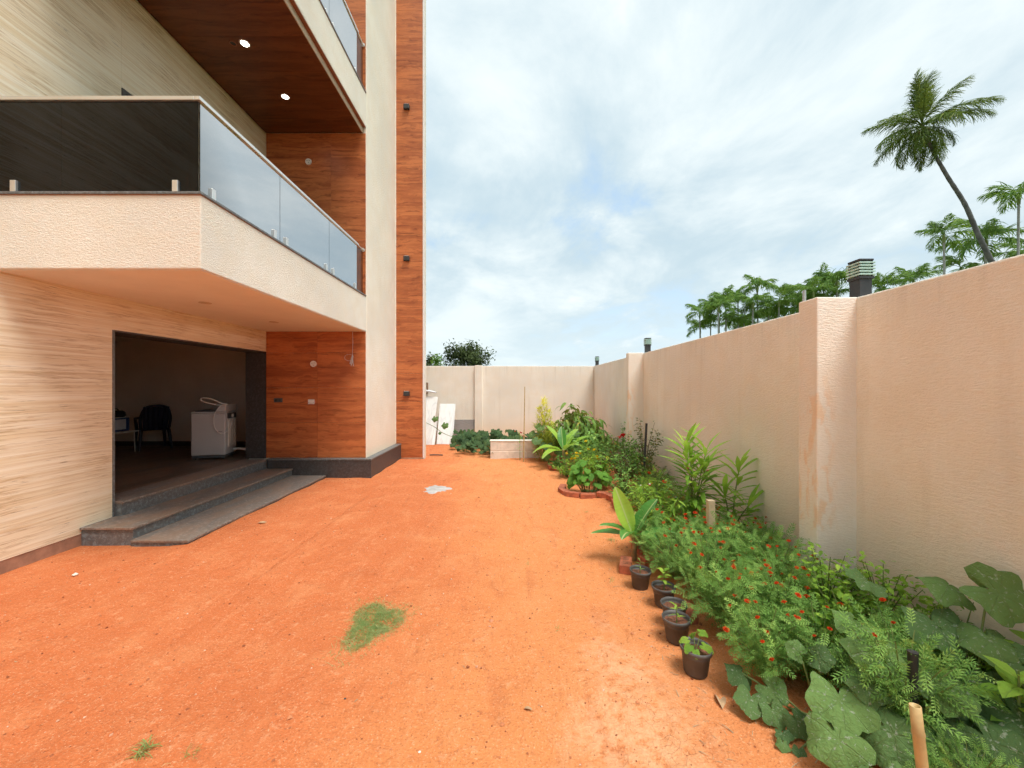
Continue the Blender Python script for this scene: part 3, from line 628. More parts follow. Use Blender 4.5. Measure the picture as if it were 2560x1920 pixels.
for loc, lb in (((XR + 0.115, 7.70, ZWALL - 0.004), 'middle louvred post lamp on wall behind the distant pilaster'), ((XR + 0.115, 12.32, ZWALL - 0.004), 'smallest and farthest louvred post lamp at the wall corner')):
    d = dup(la, None, loc); d['label'] = lb

# ------------------------------------------------------------------ fixtures on the house
def wall_lamp(z, lb):
    r = thing('wall_lamp', lb, 'lamp', (-2.446, YT, z), 'small black lamps on the teak fin')
    box('body', M['black_metal'], r, -0.068, 0.068, -0.075, -0.004, -0.055, 0.055, 0.012, world=False)
    box('lens', M['white_plastic'], r, -0.045, 0.045, -0.062, -0.02, 0.0552, 0.060, 0, world=False)
    box('back_plate', M['grey_plastic'], r, -0.05, 0.05, -0.004, -0.0005, -0.045, 0.045, 0, world=False)
wall_lamp(1.50, 'lowest small black wall lamp on the teak fin'); wall_lamp(4.61, 'middle small black wall lamp on the teak fin'); wall_lamp(8.10, 'highest small black wall lamp on the teak fin')
def downlight(x, y, z, lit, lb, grp):
    r = thing('downlight', lb, 'light', (x, y, z), grp)
    MB().lathe([(0.066, -0.001), (0.066, -0.006), (0.050, -0.008), (0.048, -0.002)], 24).build('trim_ring', M['white_plastic'] if lit else M['beige_strip'], r, smooth=True, world=False)
    MB().disc(0, 0, -0.0045, 0.049, 24, flip=True).build('lens', M['lamp_on'] if lit else M['beige_strip'], r, world=False)
downlight(-3.66, 5.46, 6.345, True, 'larger lit downlight in the dark teak soffit beside a hook', 'lit downlights'); downlight(-3.675, 6.46, 6.345, True, 'smaller lit downlight in the dark teak soffit', 'lit downlights')
downlight(-3.73, 4.85, ZS - 0.006, False, 'unlit downlight in pale balcony ceiling, nearer the camera', 'unlit downlights'); downlight(-3.75, 6.28, ZS - 0.006, False, 'unlit downlight in pale balcony ceiling, closer to the teak wall', 'unlit downlights')
hk = thing('ceiling_hook', 'small dark hook box in the teak soffit beside the downlight', 'hook', (-3.82, 5.46, 6.345))
MB().lathe([(0.045, -0.001), (0.045, -0.006), (0.036, -0.007), (0.036, -0.002)], 20).build('rim', M['brown_trim'], hk, smooth=True, world=False); MB().disc(0, 0, -0.002, 0.036, 20, flip=True).build('recess', M['black_metal'], hk, world=False)
YP = YW - 0.023
def round_box(x, z, lb):
    r = thing('round_socket', lb, 'socket', (x, YP, z), 'round white sockets on teak')
    MB().tube([(0, -0.001, 0), (0, -0.022, 0)], [0.058, 0.054], 24).build('cover', M['white_plastic'], r, world=False, bevel=0.002)
    for dx, dz in ((-0.02, 0.014), (0.02, 0.014), (0.006, -0.024)): MB().disc(dx, -0.0225, dz, 0.007, 10, 'y', False).build('hole', M['black_metal'], r, world=False)
round_box(-3.68, 2.08, 'round white socket on teak wall above the white switch'); round_box(-3.77, 5.81, 'round white socket on the upper balcony teak wall')
r = thing('switch_plate', 'white plastic switch plate on the teak wall', 'switch', (-3.72, YP, 1.38))
box('plate', M['white_plastic'], r, -0.058, 0.058, -0.014, -0.001, -0.043, 0.043, 0.004, world=False); box('rocker', M['white_plastic'], r, -0.02, 0.018, -0.019, -0.0145, -0.025, 0.025, 0.002, world=False)
for q in (-0.043, 0.043): MB().disc(q, -0.0146, -0.012, 0.006, 8, 'y').build('screw', M['black_metal'], r, world=False)
r = thing('switch_plate', 'dark grey switch plate on teak wall near the black jamb', 'switch', (-4.33, YP, 1.41))
box('plate', M['grey_plastic'], r, -0.078, 0.078, -0.012, -0.001, -0.040, 0.040, 0.003, world=False)
for q in (-0.036, 0.036): box('rocker', M['granite'], r, q - 0.022, q + 0.022, -0.016, -0.0125, -0.024, 0.024, 0.002, world=False)
r = thing('hanging_wire', 'coil of pale wire hanging from the balcony ceiling at the teak wall', 'wire', (-2.94, YP - 0.05, ZS - 0.006))
MB().tube([(0, 0, 0), (0.006, 0, -0.2), (-0.004, 0.0, -0.42)], 0.0035, 6).build('cable', M['wire'], r, smooth=True, world=False)
MB().tube([(-0.004 + 0.085 * math.cos(t) - 0.06, 0.004, -0.48 + 0.06 * math.sin(t)) for t in np.linspace(0, 5.6, 22)], 0.0028, 5).build('loop', M['wire'], r, smooth=True, world=False)
for k in range(9):
    q = random.uniform(-0.055, 0.065); MB().tube([(0, 0, -0.42), (q * 0.5, random.uniform(-0.015, 0.01), -0.50), (q, 0, -0.58 - random.uniform(0, 0.06))], 0.004, 5).build('wire_end', M['wire'], r, smooth=True, world=False)

# ------------------------------------------------------------------ things inside the room
wm = thing('washing_machine', 'grey top-loading washing machine with white hoses, back turned to the yard', 'washing machine', (-5.255, 7.31, ZF + 0.004))
wm.rotation_euler = (0, 0, math.atan2(-0.26, -0.965) + PI)    # local -X runs along its long side, +Y into the room
box('body', M['machine'], wm, -0.54, 0, 0, 0.50, 0.075, 0.83, 0.018, world=False)
box('base', M['machine_dark'], wm, -0.53, -0.01, 0.012, 0.488, 0.028, 0.076, 0, world=False)
for x in (-0.48, -0.06):
    for y in (0.06, 0.44): MB().lathe([(0.0, 0), (0.02, 0), (0.02, 0.03)], 10, x, y).build('foot', M['machine_dark'], wm, world=False)
tp = MB().box(-0.545, 0.004, -0.004, 0.504, 0.831, 0.862).build('top_frame', M['machine'], wm, bevel=0.012, world=False)
MB().box(-0.50, -0.17, 0.05, 0.45, 0.863, 0.884).build('lid', M['machine_dark'], tp, bevel=0.006, world=False)
MB().add([(-0.16, 0, 0.863), (0.004, 0, 0.863), (0.004, 0.5, 0.863), (-0.16, 0.5, 0.863), (-0.10, 0, 0.985), (0.004, 0, 0.995), (0.004, 0.5, 0.995), (-0.10, 0.5, 0.985)], [(0, 3, 2, 1), (4, 5, 6, 7), (0, 1, 5, 4), (2, 3, 7, 6), (1, 2, 6, 5), (0, 4, 7, 3)]).build('control_panel', M['machine'], wm, bevel=0.015, world=False)
box('back_panel', M['foam'], wm, 0.001, 0.018, 0.09, 0.45, 0.20, 0.72, 0.008, world=False)
box('back_panel', M['machine_dark'], wm, 0.001, 0.010, 0.07, 0.46, 0.735, 0.83, 0.003, world=False)
for y in (0.14, 0.24, 0.34): box('rib', M['foam'], wm, 0.0185, 0.028, y, y + 0.05, 0.26, 0.66, 0.006, world=False)
box('valve', M['white_plastic'], wm, 0.0105, 0.03, 0.24, 0.30, 0.75, 0.81, 0.004, world=False)
box('side_grip', M['machine_dark'], wm, -0.14, -0.05, -0.002, 0.001, 0.50, 0.508, 0, world=False)
def smooth_path(P, n=40):
    P = [Vector(p) for p in P]; out = []
    for i in range(len(P) - 1):
        p0, p1, p2, p3 = P[max(i - 1, 0)], P[i], P[i + 1], P[min(i + 2, len(P) - 1)]
        for k in range(n // (len(P) - 1)):
            t = k / (n // (len(P) - 1)); out.append(0.5 * ((2 * p1) + (p2 - p0) * t + (2 * p0 - 5 * p1 + 4 * p2 - p3) * t * t + (3 * p1 - p0 - 3 * p2 + p3) * t ** 3))
    out.append(P[-1]); return [tuple(p) for p in out]
MB().tube(smooth_path([(0.0, 0.1, 0.99), (-0.12, 0.06, 0.98), (-0.28, 0.04, 1.02), (-0.385, 0.02, 1.07), (-0.36, 0.0, 1.115), (-0.24, 0.02, 1.10), (-0.10, 0.07, 1.02), (-0.01, 0.1, 1.0)], 56), 0.010, 8).build('inlet_hose', M['white_plastic'], wm, smooth=True, world=False)
MB().tube(smooth_path([(-0.02, 0.03, 1.0), (-0.10, -0.012, 0.94), (-0.175, -0.015, 0.78), (-0.16, -0.015, 0.58), (-0.08, -0.012, 0.47), (0.0, -0.012, 0.48), (0.035, 0.12, 0.56), (0.03, 0.26, 0.74)], 56), 0.006, 6).build('power_cord', M['white_plastic'], wm, smooth=True, world=False)
MB().tube(smooth_path([(0.0, 0.36, 0.13), (0.10, 0.38, 0.13), (0.22, 0.40, 0.10), (0.32, 0.44, 0.05)], 24), 0.019, 10).build('drain_hose', M['white_plastic'], wm, smooth=True, world=False)

ch = thing('plastic_chair', 'dark navy plastic armchair in the shaded room', 'chair', (-7.76, 8.62, ZF)); ch.rotation_euler = (0, 0, R(-128))
box('seat', M['navy'], ch, -0.22, 0.22, -0.22, 0.22, 0.40, 0.425, 0.01, world=False)
for sx in (-1, 1):
    MB().tube([(sx * 0.25, -0.24, 0), (sx * 0.225, -0.20, 0.41), (sx * 0.25, -0.20, 0.64)], [0.022, 0.03, 0.024], 8).build('leg', M['navy'], ch, True, world=False)
    MB().tube([(sx * 0.26, 0.29, 0), (sx * 0.225, 0.21, 0.41)], [0.022, 0.03], 8).build('leg', M['navy'], ch, True, world=False)
    MB().tube([(sx * 0.25, -0.22, 0.645), (sx * 0.26, 0.0, 0.66), (sx * 0.24, 0.24, 0.68)], 0.024, 8).build('armrest', M['navy'], ch, True, world=False)
MB().tube(smooth_path([(-0.225, 0.21, 0.41), (-0.24, 0.27, 0.68), (-0.17, 0.33, 0.88), (0, 0.35, 0.93), (0.17, 0.33, 0.88), (0.24, 0.27, 0.68), (0.225, 0.21, 0.41)], 36), 0.024, 8).build('back_frame', M['navy'], ch, True, world=False)
for x in (-0.15, -0.075, 0.0, 0.075, 0.15): MB().tube([(x, 0.22, 0.42), (x * 1.1, 0.29, 0.66), (x * 1.1, 0.335, 0.90)], [0.046, 0.052, 0.046], 8).build('back_slat', M['navy'], ch, True, world=False)
tb = thing('folding_table', 'small thin-legged table in the room beside the chair', 'table', (-7.98, 7.92, ZF))
box('table_top', M['white_plastic'], tb, -0.42, 0.34, -0.26, 0.26, 0.415, 0.435, 0.004, world=False)
for sx in (-0.37, 0.29):
    for sy in (-0.22, 0.22): MB().tube([(sx, sy, 0), (sx * 0.97, sy * 0.95, 0.415)], 0.010, 8).build('leg', M['steel'], tb, True, world=False)
bx_ = thing('storage_box', 'blue box with pale lid rim standing on the small table', 'box', (-8.05, 7.92, ZF + 0.435))
box('body', M['blue'], bx_, -0.30, 0.27, -0.20, 0.20, 0.0, 0.27, 0.012, world=False); box('lid', M['white_plastic'], bx_, -0.31, 0.28, -0.21, 0.21, 0.2705, 0.288, 0.005, world=False); box('side_label', M['cloth'], bx_, 0.2705, 0.274, -0.14, 0.12, 0.04, 0.24, 0, world=False)
bg_ = thing('black_bag', 'black soft bag lying on the blue box', 'bag', (-7.9, 7.92, ZF + 0.435 + 0.288))
b = MB().lathe([(0.0, 0), (0.17, 0.0), (0.195, 0.03), (0.19, 0.09), (0.15, 0.125), (0.0, 0.135)], 20).build('bag_body', M['black_fabric'], bg_, True, world=False); b.scale = (1.0, 0.75, 1)
MB().tube(smooth_path([(-0.09, 0, 0.125), (-0.06, 0, 0.16), (0.06, 0, 0.16), (0.09, 0, 0.125)], 16), 0.010, 6).build('handle', M['black_fabric'], bg_, True, world=False)

# ------------------------------------------------------------------ leaf shapes: local +Y is the axis, length 1
def lance(width=0.2, droop=0.25, fold=0.25, segs=4, peak=0.45, pet=0.0):
    V = []; F = []
    for i in range(segs + 1):
        t = i / segs; w = width * 0.5 * (math.sin(PI * t ** (math.log(0.5) / math.log(peak)))) if 0 < i < segs else 0.004
        y = t * math.cos(droop * t); z = -math.sin(droop * t) * t
        V += [(-w, y, z + fold * w), (0, y, z), (w, y, z + fold * w)]
    for i in range(segs):
        a = i * 3; F += [(a, a + 1, a + 4, a + 3), (a + 1, a + 2, a + 5, a + 4)]
    return np.array(V), np.array(F)
def pinnate(pairs=6, ll=0.30, lw=0.09):
    V = []; F = []
    def leaflet(p, d, l, w):
        n = np.array((-d[1], d[0], 0)); p = np.array(p); d = np.array(d); k = len(V)
        V.extend([p, p + d * l * 0.5 + n * w + (0, 0, 0.02), p + d * l + (0, 0, -0.03), p + d * l * 0.5 - n * w + (0, 0, 0.02)]); F.append((k, k + 3, k + 2, k + 1))
    for i in range(pairs):
        t = 0.18 + 0.72 * i / (pairs - 1); L = ll * (0.75 + 0.5 * math.sin(PI * (t * 0.85)))
        for s in (-1, 1): a = R(38 + 14 * (1 - t)); leaflet((0, t, -0.10 * t * t), (s * math.sin(a) * 1.0, math.cos(a), 0), L, lw)
    leaflet((0, 0.92, -0.09), (0, 1, 0), ll, lw); k = len(V)
    V.extend([(-0.012, 0, 0), (0.012, 0, 0), (0.008, 0.95, -0.09), (-0.008, 0.95, -0.09)]); F.append((k, k + 1, k + 2, k + 3))
    return np.array(V, float), np.array(F)
def blade_leaf(kind='pumpkin', rings=5, n=36, seed=0):        # broad leaf, unit radius, petiole joins at the origin side (-Y)
    rr = random.Random(seed); V = [(0, -0.25, 0.0)]; F = []
    ph = rr.uniform(0, 6); ph2 = rr.uniform(0, 6)
    for k in range(1, rings + 1):
        t = k / rings
        for j in range(n):
            a = -PI + 2 * PI * (j + 0.5) / n                    # 0 = tip (+Y)
            if kind == 'pumpkin':
                r = 0.90 + 0.085 * math.cos(5 * a) + 0.03 * math.cos(19 * a + ph) + 0.02 * math.cos(31 * a + ph2)
                r *= 1 - 0.72 * math.exp(-((PI - abs(a)) / 0.22) ** 2)
            else:
                r = (0.66 + 0.34 * math.cos(a) ** 2) * (1.18 if abs(a) < 0.35 else 1) * (1 - 0.5 * math.exp(-((PI - abs(a)) / 0.25) ** 2)) + 0.015 * math.cos(9 * a)
            x = r * t * math.sin(a); y = r * t * math.cos(a) - 0.25 * (1 - t)
            z = 0.18 * t * (1 - t) * 1.4 - 0.14 * t * t + 0.12 * t * t * math.sin(3 * a + ph) + 0.055 * t * t * math.cos(7 * a + ph2) + (0.22 if seed % 2 else -0.14) * abs(x) * t - 0.20 * max(0, y) ** 2
            V.append((x, y, z))
    for j in range(n): F.append((0, 1 + j, 1 + (j + 1) % n, 0))
    V = np.array(V); T = np.array([(0, 1 + j, 1 + (j + 1) % n) for j in range(n - 1)] + [(0, n, 1)])[:-1]
    Q = np.array([(1 + (k - 1) * n + j, 1 + k * n + j, 1 + k * n + (j + 1) % n, 1 + (k - 1) * n + (j + 1) % n) for k in range(1, rings) for j in range(n - 1)])
    return V, T, Q
def leaf_mesh(name, mats_, kind, seed):
    V, T, Q = blade_leaf(kind, seed=seed); b = MB(); b.add(V, T, 0.5); b.ch[0] = (V, T, np.full(len(V), 0.5)); b.ch.append((np.zeros((0, 3)), Q, np.zeros(0)))
    me = b.mesh(name); me.materials.append(mats_); me.polygons.foreach_set('use_smooth', np.ones(len(me.polygons), bool))
    # flip so that the upper side is +Z is not needed: both sides shade alike
    return me
def aim(axis, up):                                             # matrix whose +Y is axis and +Z near up
    y = Vector(axis).normalized(); u = Vector(up); x = y.cross(u)
    if x.length < 1e-4: x = y.cross(Vector((1, 0, 0)))
    x.normalize(); z = x.cross(y); m = Matrix((x, y, z)).transposed(); return m
def part_mesh(name, me, parent, M3, loc, scale):
    o = bpy.data.objects.new(name, me); C.objects.link(o); o.parent = parent
    m = M3.to_4x4(); m.translation = Vector(loc); o.matrix_local = m @ Matrix.Diagonal((*((scale,) * 3 if np.isscalar(scale) else scale), 1)); return o

# flowers: a few shared meshes
def pom_mesh(name, material, rings=((0.9, 0.1, 12), (0.62, 0.34, 10), (0.3, 0.5, 7)), pw=0.30):
    b = MB()
    for r, z, n in rings:
        for k in range(n):
            a = 2 * PI * k / n + random.uniform(-0.12, 0.12) + r; d = np.array((math.cos(a), math.sin(a), 0)); t = np.array((-d[1], d[0], 0)); w = pw * (0.5 + 0.5 * r)
            zz = z + random.uniform(-0.06, 0.06)
            b.add([(0, 0, z * 0.4), d * r * 0.7 + t * w + (0, 0, zz), d * r * 1.05 + (0, 0, zz - 0.08), d * r * 0.7 - t * w + (0, 0, zz)], [(0, 3, 2, 1)], [0.1, 0.45, random.uniform(0.6, 1), 0.45])
    b.lathe([(0.0, -0.5), (0.22, -0.45), (0.30, 0.0)], 8)
    me = b.mesh(name); me.materials.append(material); return me
POM = [pom_mesh('flower', M['petal_orange']) for _ in range(3)]; POMY = [pom_mesh('flower', M['petal_yellow']) for _ in range(2)]
ROSE = pom_mesh('flower', M['petal_red'], ((1.0, 0.25, 8), (0.75, 0.45, 8), (0.45, 0.6, 6)), 0.42); PINK = pom_mesh('flower', M['petal_pink'], ((1.0, 0.2, 5), (0.6, 0.3, 5)), 0.45); WHITE = pom_mesh('flower', M['petal_white'], ((1.0, 0.2, 6), (0.5, 0.3, 5)), 0.4)
def flower(parent, me, loc, size, tilt=0.5):
    M3 = (Matrix.Rotation(random.uniform(0, 6.3), 3, 'Z') @ Matrix.Rotation(random.uniform(-tilt, tilt), 3, 'X') @ Matrix.Rotation(random.uniform(-tilt, tilt), 3, 'Y'))
    return part_mesh('flower', me, parent, M3, loc, size)

# bush foliage: stems fanning from the root, leaves along the outer part of each
def dome_foliage(r, h, nstem, nleaf, tmpl, size, flat=0.55, pitch=(-0.5, 0.9), inner=0.25, droop=0.0, seed=0, lean=(0, 0)):
    g_ = np.random.default_rng(seed); st_ = MB(); lf = MB()
    th = g_.uniform(0, 2 * PI, nstem); el = np.sqrt(g_.uniform(0.0, 1, nstem))
    tips = np.c_[r * el * np.cos(th), r * el * np.sin(th), h * (1 - flat * el ** 2) * g_.uniform(0.72, 1.05, nstem)] + np.array([lean[0], lean[1], 0])
    for t in tips:
        mid = t * np.array([0.35, 0.35, 0.6]); st_.tube([(0, 0, -0.02), mid, t], [0.0065, 0.0045, 0.002], 5, cap=False)
    idx = g_.integers(0, nstem, nleaf); u = g_.uniform(inner, 1.03, nleaf)
    mid = tips[idx] * np.array([0.35, 0.35, 0.6]); P = (1 - u[:, None]) ** 2 * 0 + 2 * (1 - u[:, None]) * u[:, None] * mid + u[:, None] ** 2 * tips[idx]
    P += g_.normal(0, 0.10 * r, (nleaf, 3)) * np.array([1, 1, 0.55]); P[:, 2] = np.maximum(P[:, 2], 0.015)
    yaw = np.arctan2(P[:, 1], P[:, 0]) - PI / 2 + g_.normal(0, 0.9, nleaf)
    pit = g_.uniform(pitch[0], pitch[1], nleaf); rol = g_.normal(0, 0.4, nleaf)
    s_ = size * g_.uniform(0.65, 1.2, nleaf)
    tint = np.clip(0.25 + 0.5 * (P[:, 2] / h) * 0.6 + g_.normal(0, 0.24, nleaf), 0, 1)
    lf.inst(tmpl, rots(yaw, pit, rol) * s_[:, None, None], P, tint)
    return st_, lf, tips
T_MARI = pinnate(5, 0.25, 0.034); T_LANCE = lance(0.22, 0.35, 0.3, 4); T_OVAL = lance(0.46, 0.35, 0.22, 4, 0.42); T_OLE = lance(0.155, 0.22, 0.3, 5, 0.5); T_MANGO = lance(0.24, 0.75, 0.3, 5, 0.45); T_ROSE = lance(0.58, 0.2, 0.2, 4, 0.45); T_BASIL = lance(0.52, 0.3, 0.25, 4, 0.45)
def gz(x, y): return hgt(x, y)
def bush(name, label, cat, x, y, r, h, tmpl, size, lmat, nstem=14, nleaf=260, group=None, seed=0, woody='stem', **kw):
    o = thing(name, label, cat, (x, y, gz(x, y)), group)
    s_, l_, tips = dome_foliage(r, h, nstem, nleaf, tmpl, size, seed=seed, **kw)
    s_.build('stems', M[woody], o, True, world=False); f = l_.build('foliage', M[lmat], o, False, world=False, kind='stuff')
    return o, tips
# ------------------------------------------------------------------ marigold bed
MV = []
for k in range(5):
    s_, l_, tips = dome_foliage(0.27, 0.46, 30, 760, T_MARI, 0.085, seed=40 + k, flat=0.42, pitch=(-0.6, 1.2))
    a = s_.mesh('stems'); a.materials.append(M['stem']); b = l_.mesh('foliage'); b.materials.append(M['marigold_leaf']); MV.append((a, b, tips))
MG = 'marigold bushes in the planted bed'
mari = [  # x, y, scale, label
 (1.36, 3.98, 0.85, 'marigold bush just behind the nearer banana plant, no pots before it'),
 (1.40, 3.42, 0.95, 'marigold bush behind the pot below the banana plant'),
 (1.66, 3.72, 0.95, 'marigold bush at the foot of the pale timber stake'),
 (1.98, 3.86, 0.85, 'marigold bush behind the timber stake, nearer the wall'),
 (2.24, 3.62, 0.80, 'small marigold bush against the wall beyond the smeared pilaster'),
 (1.50, 3.02, 1.0, 'marigold bush beside the second pot with many orange flowers'),
 (1.78, 3.28, 1.05, 'tall marigold bush in the middle of the flower bed'),
 (2.02, 3.36, 0.95, 'marigold bush between the middle of the bed and the pilaster'),
 (1.92, 2.88, 1.0, 'marigold bush in the bed directly left of the smeared pilaster'),
 (1.46, 2.60, 0.95, 'marigold bush next to the third and fourth pots'),
 (1.72, 2.55, 1.0, 'full marigold bush in the bed behind the fourth pot'),
 (1.42, 2.22, 0.80, 'low marigold bush beside the pot with round-leaved seedling'),
 (1.68, 2.16, 0.92, 'marigold bush above the creeping pumpkin leaves'),
 (2.00, 2.12, 0.85, 'marigold bush among the pumpkin leaves under the wall'),
 (1.74, 1.50, 0.55, 'small marigold sprig beside the cut bamboo pole'),
 (1.78, 1.80, 0.98, 'marigold sprig hanging over the short black pipe stake'),
 (2.28, 1.95, 0.85, 'marigold bush close to the wall behind broad pumpkin leaves'),
]
fl_spots = {0: 4, 1: 9, 2: 11, 3: 10, 4: 8, 5: 15, 6: 15, 7: 11, 8: 12, 9: 14, 10: 15, 11: 10, 12: 11, 13: 3, 14: 0, 15: 1, 16: 3}
for i, (x, y, s, lb) in enumerate(mari):
    x -= 0.02; s *= 1.08
    o = thing('marigold_bush', lb, 'marigold', (x, y, gz(x, y)), MG); a, b, tips = MV[i % 5]; yaw = random.uniform(0, 6.28)
    for nm, me in (('stems', a), ('foliage', b)):
        c = bpy.data.objects.new(nm, me); C.objects.link(c); c.parent = o; c.rotation_euler = (0, 0, yaw); c.scale = (s, s, s * random.uniform(0.92, 1.05))
        if nm == 'foliage': c['kind'] = 'stuff'
    rm = Matrix.Rotation(yaw, 3, 'Z'); cand = [rm @ Vector(t) * s for t in tips]; cand.sort(key=lambda t: -(t.z - 0.40 * t.y - 0.10 * t.x + random.uniform(-0.1, 0.1)))
    for t in cand[:fl_spots[i]]:
        flower(o, POM[random.randrange(3)], (t.x + random.uniform(-.02, .02), t.y, t.z + random.uniform(0.03, 0.06)), random.uniform(0.011, 0.021))
def basil(name, lb, x, y, r, h, seed, n=420):
    return bush(name, lb, 'plant', x, y, r, h, T_BASIL, 0.045, 'basil_leaf', 22, n, seed=seed, pitch=(-0.3, 0.9), flat=0.45)[0]
basil('basil_bush', 'light green small-leaved bush right of the smeared pilaster', 1.96, 2.50, 0.28, 0.60, 61, 800)
basil('basil_bush', 'light green small-leaved bush by the wall under a pumpkin leaf', 2.24, 2.42, 0.27, 0.62, 62, 800)
basil('basil_bush', 'low light green bush between the marigolds and the pumpkin leaves', 1.90, 2.22, 0.25, 0.50, 63, 600)
o, t_ = bush('chilli_bush', 'bright green leafy bush behind the nearer banana leaf', 'plant', 1.62, 4.58, 0.34, 0.58, T_LANCE, 0.095, 'basil_leaf', 28, 700, seed=64, pitch=(-0.4, 0.8))
for t in t_[:4]: flower(o, WHITE, tuple(t + np.array((0, 0, 0.02))), 0.012)
bush('chilli_bush', 'bright green leafy bush below the tall oleander', 'plant', 1.72, 4.12, 0.27, 0.50, T_LANCE, 0.11, 'basil_leaf', 20, 340, seed=65)
basil('basil_bush', 'light green bush at the wall behind the tall pumpkin leaves', 2.30, 2.08, 0.24, 0.52, 67, 600)
basil('basil_bush', 'light green bush low behind the short black pipe stake', 1.92, 1.92, 0.20, 0.36, 68, 420)
bush('leafy_weed', 'thin-leaved weed growing at the foot of the smeared pilaster', 'plant', 2.12, 2.76, 0.14, 0.50, T_LANCE, 0.09, 'dark_leaf', 8, 70, seed=66, pitch=(-0.2, 1.0))

# ------------------------------------------------------------------ broad-leaved pumpkin vines
PL = [leaf_mesh('leaf', M['pumpkin_leaf'], 'pumpkin', s) for s in range(4)]
SL = [leaf_mesh('leaf', M['smooth_leaf'], 'heart', s) for s in range(2)]
DL = [leaf_mesh('leaf', M['vine_leaf'], 'pumpkin', s) for s in range(4)]
PA = [leaf_mesh('leaf', M['pale_leaf'], 'heart', s + 5) for s in range(2)]
def vine(name, lb, cat, root, leaves, meshes, smat='stem', rad=0.006, petal=None):
    o = thing(name, lb, cat, (root[0], root[1], gz(*root)), None); s_ = MB(); base = Vector((root[0], root[1], gz(*root)))
    for (x, y, z, r, ax, up) in leaves:
        c = Vector((x, y, z)) - base; a = Vector(ax).normalized(); M3 = aim(ax, up); rt = c - a * r * 0.25
        part_mesh('leaf', random.choice(meshes), o, M3, c, r)
        foot = Vector((c.x * 0.45, c.y * 0.45, max(0.0, c.z * 0.05)))
        s_.tube(smooth_path([foot, foot.lerp(rt, 0.5) + Vector((0, 0, 0.02 + 0.15 * abs(c.z))) * 0.5 - Vector(up) * 0.01, rt + Vector((0, 0, -0.004))], 10), [rad] * 11 if False else rad * 0.8, 6, cap=False)
        s_.tube([(0, 0, 0.0), foot * 0.5 + Vector((0, 0, 0.012)), foot], rad, 6, cap=False)
    s_.build('vine_stem', M[smat], o, True, world=False); return o
near = lambda x, y, z, r, ax=(-0.4, -0.75, -0.35), up=(-0.30, -0.62, 0.72): (x, y, z, r, ax, up)
vine('pumpkin_vine', 'creeping pumpkin vine with large mottled leaves at the bed edge', 'pumpkin plant', (1.50, 1.86), [
 near(1.44, 1.76, 0.265, 0.135), near(1.35, 1.66, 0.185, 0.125, (-0.1, -0.85, -0.5)), near(1.56, 1.64, 0.225, 0.135, (0.3, -0.8, -0.3)),
 near(1.21, 2.13, 0.125, 0.080, (-0.7, -0.5, 0.1)), near(1.31, 2.02, 0.120, 0.078, (0.5, -0.6, -0.2)), near(1.185, 1.99, 0.090, 0.082, (-0.5, -0.8, -0.3)), near(1.255, 1.92, 0.085, 0.066, (0.1, -0.9, -0.5)), near(1.315, 1.84, 0.105, 0.066, (0.3, -0.8, -0.4)),
 near(1.49, 1.94, 0.335, 0.065, (0.3, -0.4, 0.2)), near(1.42, 2.0, 0.33, 0.055, (-0.5, 0.2, 0.4)), near(1.24, 1.83, 0.06, 0.04, (-.2, -.7, 0)), near(1.21, 1.79, 0.05, 0.032), near(1.26, 1.76, 0.045, 0.03), near(1.44, 1.50, 0.12, 0.115, (0.1, -0.85, -0.4)), near(1.66, 1.52, 0.14, 0.12, (0.4, -0.8, -0.3)), near(1.58, 1.78, 0.34, 0.10, (-0.4, -0.6, -0.2))], PL)
vine('pumpkin_vine', 'tall pumpkin vine with broad mottled leaves against the wall', 'pumpkin plant', (2.02, 1.86), [
 near(1.705, 1.85, 0.425, 0.155, (-0.6, -0.55, -0.25)), near(1.98, 1.76, 0.29, 0.165, (-0.75, -0.5, 0.0)), near(2.13, 1.74, 0.26, 0.15, (0.75, -0.4, -0.1)), near(2.10, 1.98, 0.46, 0.145, (-0.2, -0.7, -0.3), (-0.3, -0.7, 0.6)), near(2.31, 1.90, 0.665, 0.145, (0.6, -0.5, -0.35), (-0.5, -0.4, 0.7)),
 near(1.99, 2.25, 0.555, 0.105, (-0.5, -0.4, 0.1)), near(2.24, 2.06, 0.62, 0.12, (-0.5, -0.4, 0.0)), near(1.74, 2.06, 0.445, 0.085, (-0.7, -0.3, 0.0)), near(1.80, 1.66, 0.24, 0.10, (-0.3, -0.8, -0.5)), near(2.26, 1.72, 0.42, 0.12, (0.4, -0.6, -0.2)), near(1.62, 2.02, 0.30, 0.09), near(1.72, 1.60, 0.20, 0.12, (-0.2, -0.8, -0.4)), near(1.90, 1.58, 0.24, 0.125, (0.2, -0.8, -0.3)), near(1.84, 1.72, 0.36, 0.12, (-0.5, -0.6, -0.2)), near(2.06, 1.62, 0.30, 0.13, (0.1, -0.85, -0.35)), near(1.80, 1.46, 0.10, 0.11, (-0.1, -0.9, -0.3)), near(2.20, 1.84, 0.48, 0.12, (-0.3, -0.7, -0.3))], PL)
vine('broadleaf_plant', 'dark smooth heart-leaved plant low by the wall', 'plant', (2.10, 1.62), [
 near(2.02, 1.56, 0.21, 0.15, (-0.2, -0.8, -0.5)), near(2.22, 1.58, 0.24, 0.16, (0.3, -0.8, -0.4)), near(1.93, 1.46, 0.14, 0.12, (-0.4, -0.7, -0.4)), near(2.14, 1.44, 0.15, 0.15, (0.1, -0.9, -0.4)), near(2.34, 1.50, 0.18, 0.14, (0.3, -0.7, -0.3)), near(2.02, 1.40, 0.09, 0.12), near(2.28, 1.36, 0.10, 0.13)], SL)
